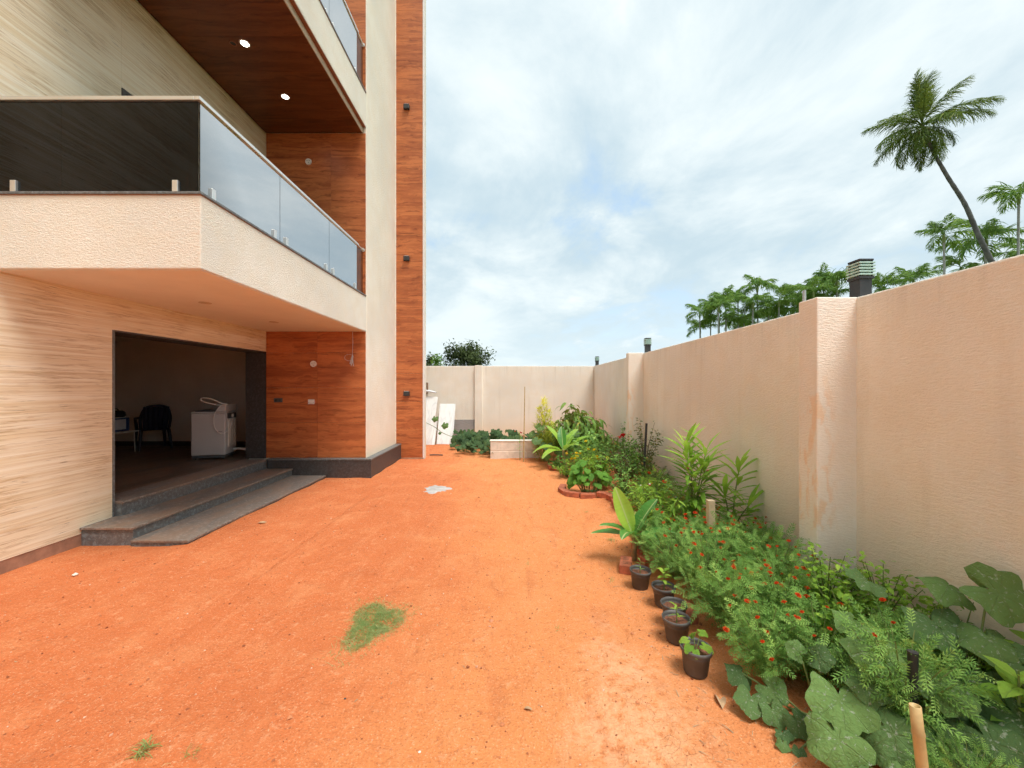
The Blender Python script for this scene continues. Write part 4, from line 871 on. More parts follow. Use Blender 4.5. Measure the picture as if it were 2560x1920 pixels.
def whorl(name, lb, cat, x, y, h, n, size, mname, tm, seed, spread=(0.1, 1.0), group=None, flowers=None, stemr=0.008, levels=6, sm='stem', lean=(0, 0)):
    o = thing(name, lb, cat, (x, y, gz(x, y)), group); g_ = np.random.default_rng(seed); s_ = MB()
    s_.tube([(0, 0, -0.02), (lean[0] * 0.4, lean[1] * 0.4, h * 0.5), (lean[0], lean[1], h * 0.97)], [stemr, stemr * 0.8, stemr * 0.4], 7).build('stem', M[sm], o, True, world=False)
    meshes = []
    for k in range(4):
        b = MB(); b.add(tm[0], tm[1], g_.uniform(0.25, 0.95)); me = b.mesh('leaf'); me.materials.append(M[mname]); me.polygons.foreach_set('use_smooth', np.ones(len(me.polygons), bool)); meshes.append(me)
    for i in range(n):
        t = 0.30 + 0.70 * (i / n) ** 0.8; el = spread[0] + (spread[1] - spread[0]) * t + g_.normal(0, 0.14); az_ = i * 2.4 + g_.normal(0, 0.25)
        d = Vector((math.cos(az_) * math.cos(el), math.sin(az_) * math.cos(el), math.sin(el)))
        part_mesh('leaf', meshes[i % 4], o, aim(d, (0, 0, 1) if abs(d.z) < 0.9 else (math.cos(az_), math.sin(az_), 0.3)), (lean[0] * t, lean[1] * t, h * t * 0.95), size * g_.uniform(0.75, 1.15))
    return o
whorl('leafy_shoot', 'pale green leafy shoot at the wall beside the broad pumpkin leaves', 'plant', 2.10, 1.66, 0.44, 16, 0.15, 'pale_leaf', T_BASIL, 71, (0.0, 0.5))
whorl('leafy_shoot', 'pale green shoot farther up the wall behind the pumpkin leaves', 'plant', 2.36, 1.80, 0.52, 14, 0.14, 'pale_leaf', T_BASIL, 72, (0.0, 0.6))
# ------------------------------------------------------------------ oleanders by the wall
def oleander(lb, x, y, h, stems, seed, pink=3):
    o = thing('oleander', lb, 'oleander', (x, y, gz(x, y)), 'oleanders by the wall'); g_ = np.random.default_rng(seed); meshes = []
    for k in range(5):
        b = MB(); b.add(T_OLE[0], T_OLE[1], 0.12 + 0.19 * k); me = b.mesh('leaf'); me.materials.append(M['oleander_leaf']); me.polygons.foreach_set('use_smooth', np.ones(len(me.polygons), bool)); meshes.append(me)
    for (dx, dy, hh, n) in stems:
        MB().tube(smooth_path([(0.02 * dx, 0.02 * dy, -0.02), (dx * 0.35, dy * 0.35, hh * 0.5), (dx, dy, hh * 0.94)], 12), np.linspace(0.010, 0.004, 13), 7).build('stem', M['stem'], o, True, world=False)
        for i in range(n):
            t = 0.32 + 0.68 * i / n; el = -0.10 + 1.15 * t ** 2.2 + g_.normal(0, 0.15); az_ = i * 2.1 + g_.normal(0, 0.2)
            d = Vector((math.cos(az_) * math.cos(el), math.sin(az_) * math.cos(el), math.sin(el)))
            q = Vector((dx * (0.15 + 0.85 * t), dy * (0.15 + 0.85 * t), hh * t * 0.95))
            part_mesh('leaf', meshes[min(4, int(t * 4.6 + g_.uniform(-0.6, 0.6)))], o, aim(d, (0, 0, 1) if abs(d.z) < 0.92 else (math.cos(az_), math.sin(az_), 0)), q, 0.285 * g_.uniform(0.75, 1.15) * (0.85 + 0.25 * t))
    for k in range(pink): flower(o, PINK, (g_.uniform(-0.12, 0.16), g_.uniform(-0.2, -0.05), h * g_.uniform(0.55, 0.66)), 0.020)
    return o
oleander('tall oleander with upright glossy leaves before the wall', 1.93, 4.28, 1.16, [(-0.07, 0.02, 1.06, 40), (0.12, -0.05, 1.02, 38), (0.02, 0.12, 0.92, 30), (-0.02, -0.10, 0.74, 26), (0.16, 0.05, 0.80, 24)], 81)
oleander('shorter oleander leaning on the wall right of the tall one', 2.24, 4.10, 0.78, [(0.05, -0.06, 0.86, 28), (-0.05, 0.05, 0.56, 22), (0.08, -0.18, 0.48, 26)], 82, 0)
bush('oleander_seedlings', 'dark thin-leaved plant against the wall under the shorter oleander', 'plant', 2.26, 3.86, 0.17, 0.44, T_OLE, 0.15, 'dark_leaf', 10, 130, seed=83, pitch=(-0.5, 0.6))
# ------------------------------------------------------------------ rose bushes, yellow marigolds and broad leaves farther down the bed
def rose(lb, x, y, r, h, seed, n, lm='rose_leaf', nst=9, flowers=()):
    o, t = bush('rose_bush', lb, 'rose bush', x, y, r, h, T_ROSE, 0.050, lm, nst, n, seed=seed, woody='woody', flat=0.25, inner=0.35, pitch=(-0.5, 0.6))
    for (me, dx, dy, dz, s) in flowers: flower(o, me, (dx, dy, dz), s)
    return o
rose('thin rose bush with reddish leaves tied near the black stake', 2.18, 6.62, 0.30, 1.12, 91, 340)
rose('rose bush with a single red bloom', 1.86, 7.05, 0.42, 0.78, 92, 620, 'dark_leaf', 16, ((ROSE, 0.04, -0.16, 0.76, 0.055), (ROSE, -0.03, -0.18, 0.73, 0.04)))
rose('dense rose bush left of the black stake', 1.74, 6.35, 0.40, 0.62, 93, 640, 'dark_leaf', 18)
rose('climbing thin stem rising over the rose bushes', 1.98, 7.2, 0.08, 1.02, 94, 90, 'dark_leaf', 3)
def ybush(lb, x, y, r, h, seed, nf, pom):
    o, tips = bush('yellow_marigold', lb, 'marigold', x, y, r, h, T_MARI, 0.10, 'basil_leaf' if seed % 2 else 'dark_leaf', 18, 330, 'yellow marigolds in the far bed', seed)
    tips = sorted(tips, key=lambda t: t[1])
    for t in tips[:nf]: flower(o, pom[random.randrange(2)], tuple(t + np.array((0, -0.02, 0.05))), 0.036)
ybush('yellow-flowered bush left of the single red rose', 1.38, 7.05, 0.36, 0.60, 95, 11, POMY); ybush('yellow-flowered bush behind the far banana plant', 1.22, 7.70, 0.32, 0.52, 96, 6, POMY)
ybush('low orange-flowered bush between the brick edging and the wall', 1.92, 5.55, 0.34, 0.42, 97, 3, POM); ybush('low leafy marigold at the foot of the wall near the black stake', 2.15, 5.95, 0.28, 0.40, 98, 1, POM)
g_ = np.random.default_rng(150); ok_ = []
for k in range(44):
    a = g_.uniform(2.4, 7.0); q = math.sqrt(g_.uniform(0.1, 1)); zz = 0.10 + 0.56 * (1 - q * 0.6) * g_.uniform(0.3, 1)
    ok_.append((1.20 + 0.30 * q * math.cos(a), 6.24 + 0.20 * q * math.sin(a), zz, g_.uniform(0.05, 0.095), (math.cos(a), math.sin(a) - 0.4, g_.uniform(-0.9, 0.0)), (g_.normal(0, 0.35), -0.5, 0.8)))
vine('okra_plant', 'broad-leaved vegetable plant inside the curved brick edging', 'plant', (1.20, 6.28), ok_, SL)
bush('leafy_bush', 'leafy bush right behind the broad-leaved vegetable plant', 'plant', 1.42, 6.62, 0.30, 0.55, T_OVAL, 0.075, 'basil_leaf', 20, 420, seed=146)
bush('leafy_bush', 'dark leafy bush under the thin rose bush', 'plant', 2.08, 6.30, 0.30, 0.50, T_OVAL, 0.06, 'rose_leaf', 20, 420, seed=147)
bush('leafy_bush', 'small dark bush beside the brick ring of the far banana', 'plant', 0.92, 7.95, 0.20, 0.30, T_OVAL, 0.07, 'dark_leaf', 14, 200, seed=148)
bush('leafy_bush', 'dense green bush between the roses and the wall', 'plant', 2.14, 7.15, 0.36, 0.74, T_OVAL, 0.085, 'marigold_leaf', 18, 420, seed=140)
bush('leafy_bush', 'green bush in the bed behind the far brick edging', 'plant', 1.62, 5.75, 0.30, 0.40, T_OVAL, 0.065, 'marigold_leaf', 18, 420, seed=141)
bush('leafy_bush', 'low green bush between the brick edging and bright chilli leaves', 'plant', 1.66, 5.15, 0.30, 0.46, T_OVAL, 0.065, 'basil_leaf', 18, 380, seed=142)
bush('leafy_bush', 'low green bush at the wall left of the tall oleander', 'plant', 2.12, 4.95, 0.32, 0.54, T_LANCE, 0.09, 'marigold_leaf', 18, 360, seed=143)
bush('leafy_bush', 'bushy plant filling the gap behind the far banana', 'plant', 1.55, 8.3, 0.48, 0.80, T_OVAL, 0.11, 'marigold_leaf', 26, 620, seed=144)
bush('leafy_bush', 'low pale plant at the left rim of the yellow marigolds', 'plant', 0.98, 7.3, 0.24, 0.34, T_OVAL, 0.06, 'basil_leaf', 16, 260, seed=145)
bush('leafy_weed', 'dry-stemmed leafy plant standing behind the brick edging', 'plant', 1.45, 6.45, 0.14, 0.62, T_OVAL, 0.06, 'dark_leaf', 6, 60, seed=99, woody='woody')
bush('mango_sapling', 'drooping dark-leaved mango sapling in the far corner', 'mango sapling', 1.50, 9.45, 0.72, 1.26, T_MANGO, 0.26, 'mango_leaf', 40, 1000, seed=101, woody='woody', pitch=(-1.0, 0.4), flat=0.5, inner=0.45)
bush('mango_sapling', 'lower drooping mango sapling against the side wall', 'mango sapling', 2.02, 9.0, 0.40, 0.80, T_MANGO, 0.22, 'mango_leaf', 16, 330, seed=102, woody='woody', pitch=(-1.0, 0.2), flat=0.5, inner=0.4)
# yellow feathery plume
o = thing('yellow_plume_plant', 'tall yellow feathery plume plant behind the low white blocks', 'plant', (0.70, 8.95, gz(0.7, 8.95)))
g_ = np.random.default_rng(110); b = MB()
for (dx, dy, hh, z0, rad, n) in ((0.0, 0.0, 1.36, 0.45, 0.10, 420), (-0.10, -0.05, 1.16, 0.35, 0.09, 300), (0.11, 0.04, 1.10, 0.30, 0.09, 300), (-0.02, -0.12, 0.98, 0.20, 0.10, 300), (0.20, -0.06, 0.82, 0.15, 0.09, 240), (-0.20, 0.02, 0.80, 0.10, 0.09, 240), (0.05, -0.18, 0.62, 0.05, 0.11, 260), (-0.12, -0.18, 0.50, 0.02, 0.11, 240)):
    zz = g_.uniform(0, 1, n); rr = 1.5 * rad * (1 - zz) ** 0.6 * np.sqrt(g_.uniform(0.05, 1, n)) + 0.01; aa = g_.uniform(0, 2 * PI, n); P = np.c_[dx * (0.4 + 0.6 * zz) + rr * np.cos(aa), dy * (0.4 + 0.6 * zz) + rr * np.sin(aa), z0 + (hh - z0) * zz]
    b.inst(lance(0.20, 0.3, 0.2, 2), rots(aa - PI / 2 + g_.normal(0, 0.5, n), g_.uniform(0.1, 1.3, n)) * (0.11 * g_.uniform(0.5, 1.3, n))[:, None, None], P, np.clip(-0.15 + 0.95 * P[:, 2] / 1.1 + g_.normal(0, 0.2, n), 0, 1))
b.build('foliage', M['plume'], o, world=False, kind='stuff')
MB().tube([(0, 0, -0.02), (0, 0, 1.2)], [0.012, 0.003], 6).build('stem', M['stem'], o, True, world=False)
vine('pumpkin_vine', 'large-leaved pumpkin vine around the yellow plume plant', 'pumpkin plant', (0.82, 8.75), [(0.82 + dx, 8.7 + dy, z, r, (dx, dy - 0.3, -0.25), (-0.05, -0.5, 0.85)) for dx, dy, z, r in ((-0.30, -0.10, 0.50, 0.13), (-0.1, -0.25, 0.42, 0.15), (0.12, -0.2, 0.66, 0.13), (-0.22, 0.05, 0.78, 0.12), (0.3, -0.05, 0.62, 0.15), (0.42, -0.3, 0.42, 0.12), (0.62, -0.2, 0.36, 0.12), (-0.12, -0.3, 0.22, 0.12), (0.55, 0.1, 0.66, 0.13), (0.15, -0.35, 0.30, 0.11), (-0.38, 0.15, 0.62, 0.1), (0.75, -0.35, 0.25, 0.1))], PL)
# small red-flowered plant and the vine along the back wall
o = whorl('red_flowered_shoot', 'slender red-flowered shoot before the low white blocks', 'plant', 0.16, 8.98, 0.62, 16, 0.13, 'oleander_leaf', T_OLE, 112, (0.1, 1.0), stemr=0.007)
for k in range(4): flower(o, ROSE, (random.uniform(-0.12, 0.08), random.uniform(-0.06, 0.02), 0.58 + random.uniform(-0.12, 0.12)), 0.028)
def ground_vine(lb, pts, nleaf, spread, rmin, rmax, hmax, seed):
    g_ = np.random.default_rng(seed); o = thing('pumpkin_vine', lb, 'pumpkin plant', (pts[0][0], pts[0][1], 0)); base = Vector(o.location)
    path = [Vector(p) for p in smooth_path(pts, 60)]
    MB().tube([tuple(p - base) for p in path], 0.008, 6).build('vine_stem', M['stem'], o, True, world=False); s_ = MB()
    for i in range(nleaf):
        p = path[int(g_.uniform(0, len(path) - 1))]; q = Vector((p.x + g_.normal(0, spread[0]), p.y + g_.normal(0, spread[1]), p.z + g_.uniform(0.06, hmax)))
        q.y = min(q.y, YB - 0.12); d = Vector((g_.normal(0, 0.6), -0.7 + g_.normal(0, 0.3), g_.uniform(-1.0, -0.1))); r = g_.uniform(rmin, rmax)
        part_mesh('leaf', DL[i % 4], o, aim(d, (g_.normal(0, 0.35), -0.45 + g_.normal(0, 0.15), 0.85)), q - base, r); s_.tube([tuple(p - base), tuple(q - base - d.normalized() * r * 0.25)], 0.0045, 5, cap=False)
    s_.build('petioles', M['stem'], o, True, world=False); return o
ground_vine('pumpkin vine sprawling along the foot of the back wall', [(-1.40, 11.1, 0.04), (-1.0, 10.8, 0.05), (-0.4, 10.95, 0.05), (0.3, 10.85, 0.05), (1.0, 11.0, 0.05)], 190, (0.16, 0.34), 0.065, 0.125, 0.36, 120)
ground_vine('pumpkin vine tangle beside the low white blocks', [(-1.35, 10.1, 0.03), (-0.9, 9.9, 0.04), (-0.55, 9.75, 0.04), (-0.3, 9.9, 0.04)], 70, (0.13, 0.2), 0.055, 0.10, 0.26, 121)
o = thing('climbing_vine', 'vine tendril with few leaves trailing across the marble slabs', 'pumpkin plant', (-1.9, 11.1, 0)); bb = Vector(o.location)
MB().tube([tuple(Vector(p) - bb) for p in smooth_path([(-1.6, 11.05, 0.25), (-1.95, 11.12, 0.38), (-2.2, 11.15, 0.55), (-2.55, 11.14, 0.72), (-2.75, 11.1, 0.8)], 30)], 0.007, 6).build('vine_stem', M['stem'], o, True, world=False)
for (x, y, z, r) in ((-2.16, 11.08, 0.78, 0.10), (-1.88, 11.05, 0.60, 0.11), (-2.02, 11.06, 0.38, 0.05), (-2.60, 11.08, 1.12, 0.06), (-2.62, 11.05, 0.84, 0.06), (-2.60, 11.04, 0.62, 0.08)): part_mesh('leaf', PL[0], o, aim((-0.2, -0.4, -0.8), (-0.1, -0.9, 0.35)), Vector((x, y, z)) - bb, r)

# ------------------------------------------------------------------ banana plants
def banana_leaf(L, W, bend, seed, slits=True):
    rr = random.Random(seed); n = 22; V = []; F = []; x0 = y = z = 0; b = MB(); prev = None
    for i in range(n + 1):
        t = i / n; ang = bend * t ** 1.4; 
        if i: y += L / n * math.cos(bend * ((i - .5) / n) ** 1.4); z -= L / n * math.sin(bend * ((i - .5) / n) ** 1.4)
        w = 0.008 if t < 0.12 else W * 0.5 * max(0.01, math.sin(PI * min(1, ((t - 0.10) / 0.90)) ** 0.9)) ** 0.55
        wob = 0.10 * w * math.sin(9 * t + seed) + rr.uniform(-0.04, 0.04) * w; up = 0.42 * w
        V += [(-w, y, z + up + wob), (-w * 0.5, y, z + up * 0.62), (0, y, z), (w * 0.5, y, z + up * 0.62), (w, y, z + up - wob)]
    for i in range(n):
        for k in range(4): F.append((i * 5 + k, i * 5 + k + 1, i * 5 + k + 6, i * 5 + k + 5))
    return np.array(V), np.array(F)
def banana(lb, x, y, leaves, hs, rad):
    o = thing('banana_plant', lb, 'banana plant', (x, y, gz(x, y)))
    MB().tube([(0, 0, -0.03), (0.01, 0, hs * 0.5), (0.0, 0, hs)], [rad, rad * 0.8, rad * 0.55], 10).build('trunk', M['banana_stem'], o, True, world=False)
    for k, (az_, el, L, W, bend, pale) in enumerate(leaves):
        V, F = banana_leaf(L, W, bend, k + int(x * 10)); me = MB().add(V, F).mesh('leaf'); me.materials.append(M['banana_pale' if pale else 'banana_dark']); me.polygons.foreach_set('use_smooth', np.ones(len(me.polygons), bool))
        a = R(az_); e = R(el); d = Vector((math.cos(a) * math.cos(e), math.sin(a) * math.cos(e), math.sin(e)))
        part_mesh('leaf', me, o, aim(d, (-0.25, -0.75, 0.6) if el > 62 else (0, 0, 1)), (0, 0, hs * 0.92), 1.0)
    return o
banana('nearer banana plant standing behind the first black pot', 1.165, 3.86, [(160, 70, 0.50, 0.165, 0.10, 1), (15, 60, 0.44, 0.19, 0.30, 0), (182, 14, 0.42, 0.12, 0.35, 0), (195, 38, 0.40, 0.12, 0.7, 0), (235, 42, 0.36, 0.13, 1.2, 0), (-25, 26, 0.40, 0.125, 0.5, 0), (-60, 35, 0.34, 0.13, 1.3, 0)], 0.24, 0.028)
banana('far banana plant with drooping yellow-green leaves', 1.045, 8.25, [(150, 60, 0.66, 0.22, 0.35, 1), (40, 55, 0.64, 0.21, 0.5, 1), (192, 25, 0.70, 0.21, 1.15, 1), (222, 14, 0.66, 0.20, 0.9, 1), (0, 38, 0.66, 0.21, 0.40, 1), (-55, 42, 0.5, 0.2, 0.9, 1), (100, 70, 0.55, 0.18, 0.3, 0)], 0.34, 0.05)

# ------------------------------------------------------------------ pots with seedlings
POTG = 'black plastic pots in a row along the bed'
def pot(x, y, rz, lb, plant):
    z = gz(x, y); r = thing('plant_pot', lb, 'pot', (x, y, z), POTG)
    MB().lathe([(0.0, 0.002), (0.058, 0.002), (0.064, 0.01), (0.078, 0.128), (0.086, 0.130), (0.0875, 0.152), (0.083, 0.154), (0.079, 0.132), (0.076, 0.11)], 32).build('shell', M['pot'], r, True, world=False)
    n = 24; b = MB(); V = [(0, 0, 0.116)]
    for k in (0.4, 0.75, 1.0): V += [(0.0775 * k * math.cos(2 * PI * j / n), 0.0775 * k * math.sin(2 * PI * j / n), 0.118 + random.uniform(-0.006, 0.006)) for j in range(n)]
    b.add(V, [(0, 1 + j, 1 + (j + 1) % n) for j in range(n)]); b.ch.append((np.zeros((0, 3)), np.array([(1 + k * n + j, 1 + (k + 1) * n + j, 1 + (k + 1) * n + (j + 1) % n, 1 + k * n + (j + 1) % n) for k in range(2) for j in range(n)]), np.zeros(0)))
    b.build('soil', M['pot_soil'], r, True, world=False); r.rotation_euler = (random.uniform(-0.04, 0.04), random.uniform(-0.04, 0.04), 0)
    if plant: plant(x, y, z + 0.115)
def seedling(lb, mname, tm, h, n, size, seed):
    def f(x, y, z):
        o = whorl('seedling', lb, 'seedling', x, y, h, n, size, mname, tm, seed, (-0.15, 0.6), stemr=0.0035); o.location.z = z
    return f
def round_seedling(x, y, z):
    o = thing('seedling', 'round-leaved seedling growing in the nearest pot', 'seedling', (x, y, z)); s_ = MB()
    for (dx, dy, dz, r) in ((-0.05, -0.03, 0.05, 0.034), (-0.02, -0.05, 0.035, 0.03), (0.045, -0.03, 0.05, 0.036), (0.0, 0.03, 0.09, 0.036), (0.05, 0.02, 0.10, 0.034), (-0.05, 0.02, 0.06, 0.03)):
        part_mesh('leaf', PA[0], o, aim((dx, dy - 0.02, -0.01), (-0.1, -0.4, 0.9)), (dx, dy, dz), r); s_.tube([(0, 0, 0), (dx * 0.6, dy * 0.6, dz * 0.8), (dx * 0.8, dy * 0.8, dz)], 0.0025, 5)
    s_.build('stem', M['stem'], o, True, world=False)
pot(1.06, 3.33, 0, 'farthest black pot, under the nearer banana plant', seedling('orange-flowered little seedling in the farthest pot', 'marigold_leaf', T_LANCE, 0.12, 7, 0.045, 131))
pot(1.146, 3.03, 0, 'second black pot from the banana plant, with tall seedling', seedling('taller two-tiered seedling in the second pot', 'basil_leaf', T_BASIL, 0.17, 10, 0.06, 132))
pot(1.118, 2.765, 0, 'black pot half hidden behind the chilli seedling pot', None)
pot(1.06, 2.587, 0, 'black pot with a thin upright chilli seedling', seedling('thin upright seedling with narrow leaves', 'basil_leaf', T_LANCE, 0.13, 8, 0.06, 133))
pot(1.05, 2.30, 0, 'nearest black pot with round-leaved seedling', round_seedling)

# ------------------------------------------------------------------ bricks, blocks, stakes and slabs
bme = []
for k in range(4):
    b = MB(); V = np.array([(x, y, z) for z in (0, 0.072) for y in (-0.052, 0.052) for x in (-0.112, 0.112)]) + np.random.default_rng(k).normal(0, 0.0025, (8, 3))
    b.add(V, [(0, 2, 3, 1), (4, 5, 7, 6), (0, 1, 5, 4), (2, 6, 7, 3), (0, 4, 6, 2), (1, 3, 7, 5)]); me = b.mesh('brick'); me.materials.append(M['brick']); bme.append(me)
def brick(parent, x, y, z, yaw, tilt=0.0, k=0, edge=False):
    o = bpy.data.objects.new('brick', bme[k % 4]); C.objects.link(o); o.parent = parent
    o.location = Vector((x, y, z)) - (parent.location if parent else Vector((0, 0, 0))); o.rotation_euler = (R(90) if edge else random.uniform(-0.05, 0.05), tilt, R(yaw))
    bv = o.modifiers.new('bevel', 'BEVEL'); bv.width = 0.004; bv.segments = 1; return o
be = thing('brick_edging', 'red brick edging curving round the far part of the bed', 'edging', (1.2, 6.0, 0))
path = [(0.80, 6.42, 75), (0.79, 6.20, 108), (0.90, 6.03, 155), (1.12, 5.95, 178), (1.35, 5.86, 150), (1.42, 5.64, 112), (1.40, 5.40, 88), (1.40, 5.15, 94), (1.385, 4.90, 90), (1.37, 4.66, 86), (1.36, 4.42, 92), (1.34, 4.20, 96)]
for k, (x, y, a) in enumerate(path): brick(be, x, y, gz(x, y) - 0.008, a + random.uniform(-5, 5), 0, k)
br = thing('brick_ring', 'ring of bricks round the foot of the far banana plant', 'edging', (1.045, 8.1, 0))
for k in range(6):
    a = R(180 + 36 * k); brick(br, 1.06 + 0.30 * math.cos(a), 8.12 + 0.30 * math.sin(a), gz(1.05, 8.1) - 0.005 + (0.07 if k in (3, 4) else 0), math.degrees(a) + 90, 0, k)
o = thing('loose_brick', 'red brick with frog holes lying before the nearer banana plant', 'brick', (1.04, 3.68, gz(1.04, 3.68))); o.rotation_euler = (0, 0, R(72))
MB().box(-0.112, 0.112, -0.052, 0.052, 0, 0.078).build('brick_body', M['brick'], o, bevel=0.005, world=False)
for q in (-0.06, -0.03, 0.03, 0.06): MB().box(q - 0.008, q + 0.008, -0.024, 0.024, 0.0785, 0.0792).build('frog_mark', M['pot_soil'], o, world=False)
for (x, y, a, lb) in ((1.28, 3.72, 20, 'tilted red brick behind the nearer banana stem'), (1.24, 2.86, 80, 'red brick in the soil beside the middle pots'), (1.28, 3.98, 100, 'red brick behind the banana plant at the bed edge')):
    q = brick(None, x, y, gz(x, y) - 0.01, a, 0.2 if 'tilted' in lb else 0, 1); q.name = 'loose_brick'; tag(q, lb, 'brick')
lw = thing('low_block_wall', 'low white-washed concrete block wall in front of the vines', 'wall', (0.0, 9.25, 0))
z = -0.03
for row, offs in enumerate((0.0, 0.21)):
    x = -0.52; first = True
    while x < 0.62:
        x1 = min(x + (0.42 if not (first and row) else 0.21), 0.62); first = False
        MB().box(x + 0.002, x1 - 0.002, 9.2 + random.uniform(-.003, .003), 9.40, z + row * 0.215, z + row * 0.215 + 0.212).build('block', M['block'], lw, bevel=0.012); x = x1
MB().box(-0.535, 0.63, 9.19, 9.41, z + 0.4285, z + 0.452).build('coping', M['block'], lw, bevel=0.014)
MB().box(-0.515, 0.615, 9.205, 9.395, z, z + 0.426).build('mortar', M['block'], lw)
o = MB().tube([(0.235, 8.77, -0.03), (0.25, 8.77, 0.8), (0.262, 8.77, 1.66)], [0.013, 0.012, 0.009], 8).build('bamboo_cane', M['bamboo'], None, True); tag(o, 'tall thin bamboo cane standing before the low white blocks', 'cane')
o = MB().box(-0.016, 0.016, -0.012, 0.012, -0.05, 1.07).build('black_stake', M['black_metal'], None, bevel=0.003); o.location = (2.10, 6.45, 0); o.rotation_euler = (0, R(3), 0); tag(o, 'tall black metal stake among the rose bushes', 'stake')
o = MB().tube([(1.74, 1.74, -0.03), (1.74, 1.74, 0.50)], 0.019, 12).build('black_stake', M['black_metal'], None, True); tag(o, 'short black pipe stake behind the mottled pumpkin leaves', 'stake')
o = thing('timber_stake', 'square pale timber stake with a wire tied round it', 'stake', (1.84, 3.72, 0)); MB().box(-0.031, 0.031, -0.027, 0.027, -0.05, 0.60).build('post', M['stake_wood'], o, bevel=0.004, world=False)
MB().tube([(0.037 * math.cos(t) * 1.05, 0.034 * math.sin(t), 0.36 + 0.004 * math.sin(t)) for t in np.linspace(0, 2 * PI, 20)], 0.0025, 5).build('wire_tie', M['woody'], o, True, world=False)
o = thing('bamboo_pole', 'cut bamboo pole with hollow top beside pumpkin leaves', 'bamboo pole', (1.505, 1.43, -0.062)); o.rotation_euler = (R(-4), R(-3), 0)
MB().lathe([(0.018, -0.03), (0.018, 0.20), (0.0205, 0.21), (0.018, 0.22), (0.0178, 0.44), (0.020, 0.45), (0.0178, 0.46), (0.0175, 0.545), (0.0135, 0.546), (0.013, 0.48)], 20).build('culm', M['bamboo'], o, True, world=False); MB().disc(0, 0, 0.49, 0.0132, 16).build('hollow', M['old_wood'], o, world=False)
# marble slabs leaning on the back wall
def slab(lb, x0, x1, yb, yt, h, tilt, th=0.022, m='marble', nm='marble_slab', cat='slab'):
    o = MB().box(0, x1 - x0, -th, 0, 0, h).build(nm, M[m], None, bevel=0.002); o.location = (x0, yb, -0.02); o.rotation_euler = (-math.atan2(yt - yb, h), tilt, 0); tag(o, lb, cat, 'marble slabs leaning at the back wall' if nm == 'marble_slab' else None); return o
slab('taller grey-white marble slab partly behind the teak fin', -3.15, -2.32, 11.42, 11.98, 1.52, R(3.5)); slab('shorter white marble slab with clear grey veins', -2.17, -1.71, 11.36, 11.92, 1.28, R(0.5)); slab('narrow marble offcut between the two slabs', -2.33, -2.21, 11.45, 11.93, 0.80, R(2.5))
o = slab('thin weathered timber batten between the marble slabs', -2.24, -2.19, 11.46, 11.99, 1.1, R(3), 0.03, 'old_wood', 'timber_batten', 'batten')
o = thing('crumpled_sheet', 'crumpled pale sheet lying on top of the taller slab', 'sheet', (-2.48, 11.93, 1.50))
b = MB().lathe([(0.0, 0), (0.10, 0.0), (0.13, 0.02), (0.10, 0.055), (0.0, 0.07)], 14).build('folds', M['cloth'], o, True, world=False); b.scale = (1.6, 0.7, 0.9); b.rotation_euler = (0, R(8), 0)
o = thing('wooden_frame', 'small dark wooden frame hung on the back wall by the fin', 'frame', (-2.70, YB, 1.62))
for a in ((-0.12, -0.085, -0.17, 0.17), (0.085, 0.12, -0.17, 0.17), (-0.085, 0.085, -0.17, -0.135), (-0.085, 0.085, 0.135, 0.17)): MB().box(a[0], a[1], -0.05, -0.001, a[2], a[3]).build('frame_bar', M['old_wood'], o, world=False)
o = MB().tube([(-2.0, 9.62, 0.02), (-1.8, 9.6, 0.025), (-1.68, 9.6, 0.02)], 0.014, 8).build('pipe_offcut', M['black_metal'], None, True); tag(o, 'short black pipe offcut on the soil by the teak fin', 'pipe')
o = MB().tube([(2.93, 4.02, -0.2), (2.93, 4.02, 2.62)], 0.016, 10).build('pipe_post', M['pipe'], None, True); tag(o, 'grey pipe post standing behind the side wall near the pilaster', 'post')

# ------------------------------------------------------------------ palms and trees beyond the wall
def frond_mesh(L, nl, ll, lw, bend, droop, mname, seed, vee=0.5, start=0.12):
    g_ = np.random.default_rng(seed); b = MB(); n = 18; ts = np.linspace(0, 1, n + 1); pts = [np.zeros(3)]
    for i in range(n): a = bend * ((i + 0.5) / n) ** 1.3; pts.append(pts[-1] + L / n * np.array((0, math.cos(a), -math.sin(a))))
    pts = np.array(pts); b.tube(pts, np.linspace(0.035, 0.006, n + 1) * L / 3, 5, cap=False, tint=0.6)
    t = np.linspace(start, 0.99, nl); P = np.stack([np.interp(t, ts, pts[:, k]) for k in range(3)], 1); ang = bend * t ** 1.3
    tm = lance(lw, droop, 0.0, 3, 0.35)
    for s in (-1, 1):
        l = ll * np.sin(PI * np.clip(0.12 + 0.85 * t, 0, 1)) ** 0.6 * g_.uniform(0.85, 1.1, nl); fw = R(38) + 0.5 * t + g_.normal(0, 0.08, nl)
        yaw = -s * (PI / 2 - fw * 0.8); pit = -ang * 0.6 + vee * (0.7 - t) + g_.normal(0, 0.14, nl)
        b.inst(tm, rots(yaw, pit, g_.normal(0, 0.5, nl)) * l[:, None, None], P, np.clip(g_.normal(0.45, 0.2, nl), 0, 1))
    me = b.mesh('frond'); me.materials.append(M[mname]); return me
AF = [frond_mesh(2.2, 30, 1.0, 0.085, bd, 1.0, 'areca_leaf', 200 + k, vee=0.7, start=0.2) for k, bd in enumerate((0.7, 1.1, 1.5))]
CF = [frond_mesh(4.4, 78, 1.40, 0.044, bd, 0.75, 'palm_leaf', 210 + k, vee=0.25) for k, bd in enumerate((0.7, 1.1, 1.5))]
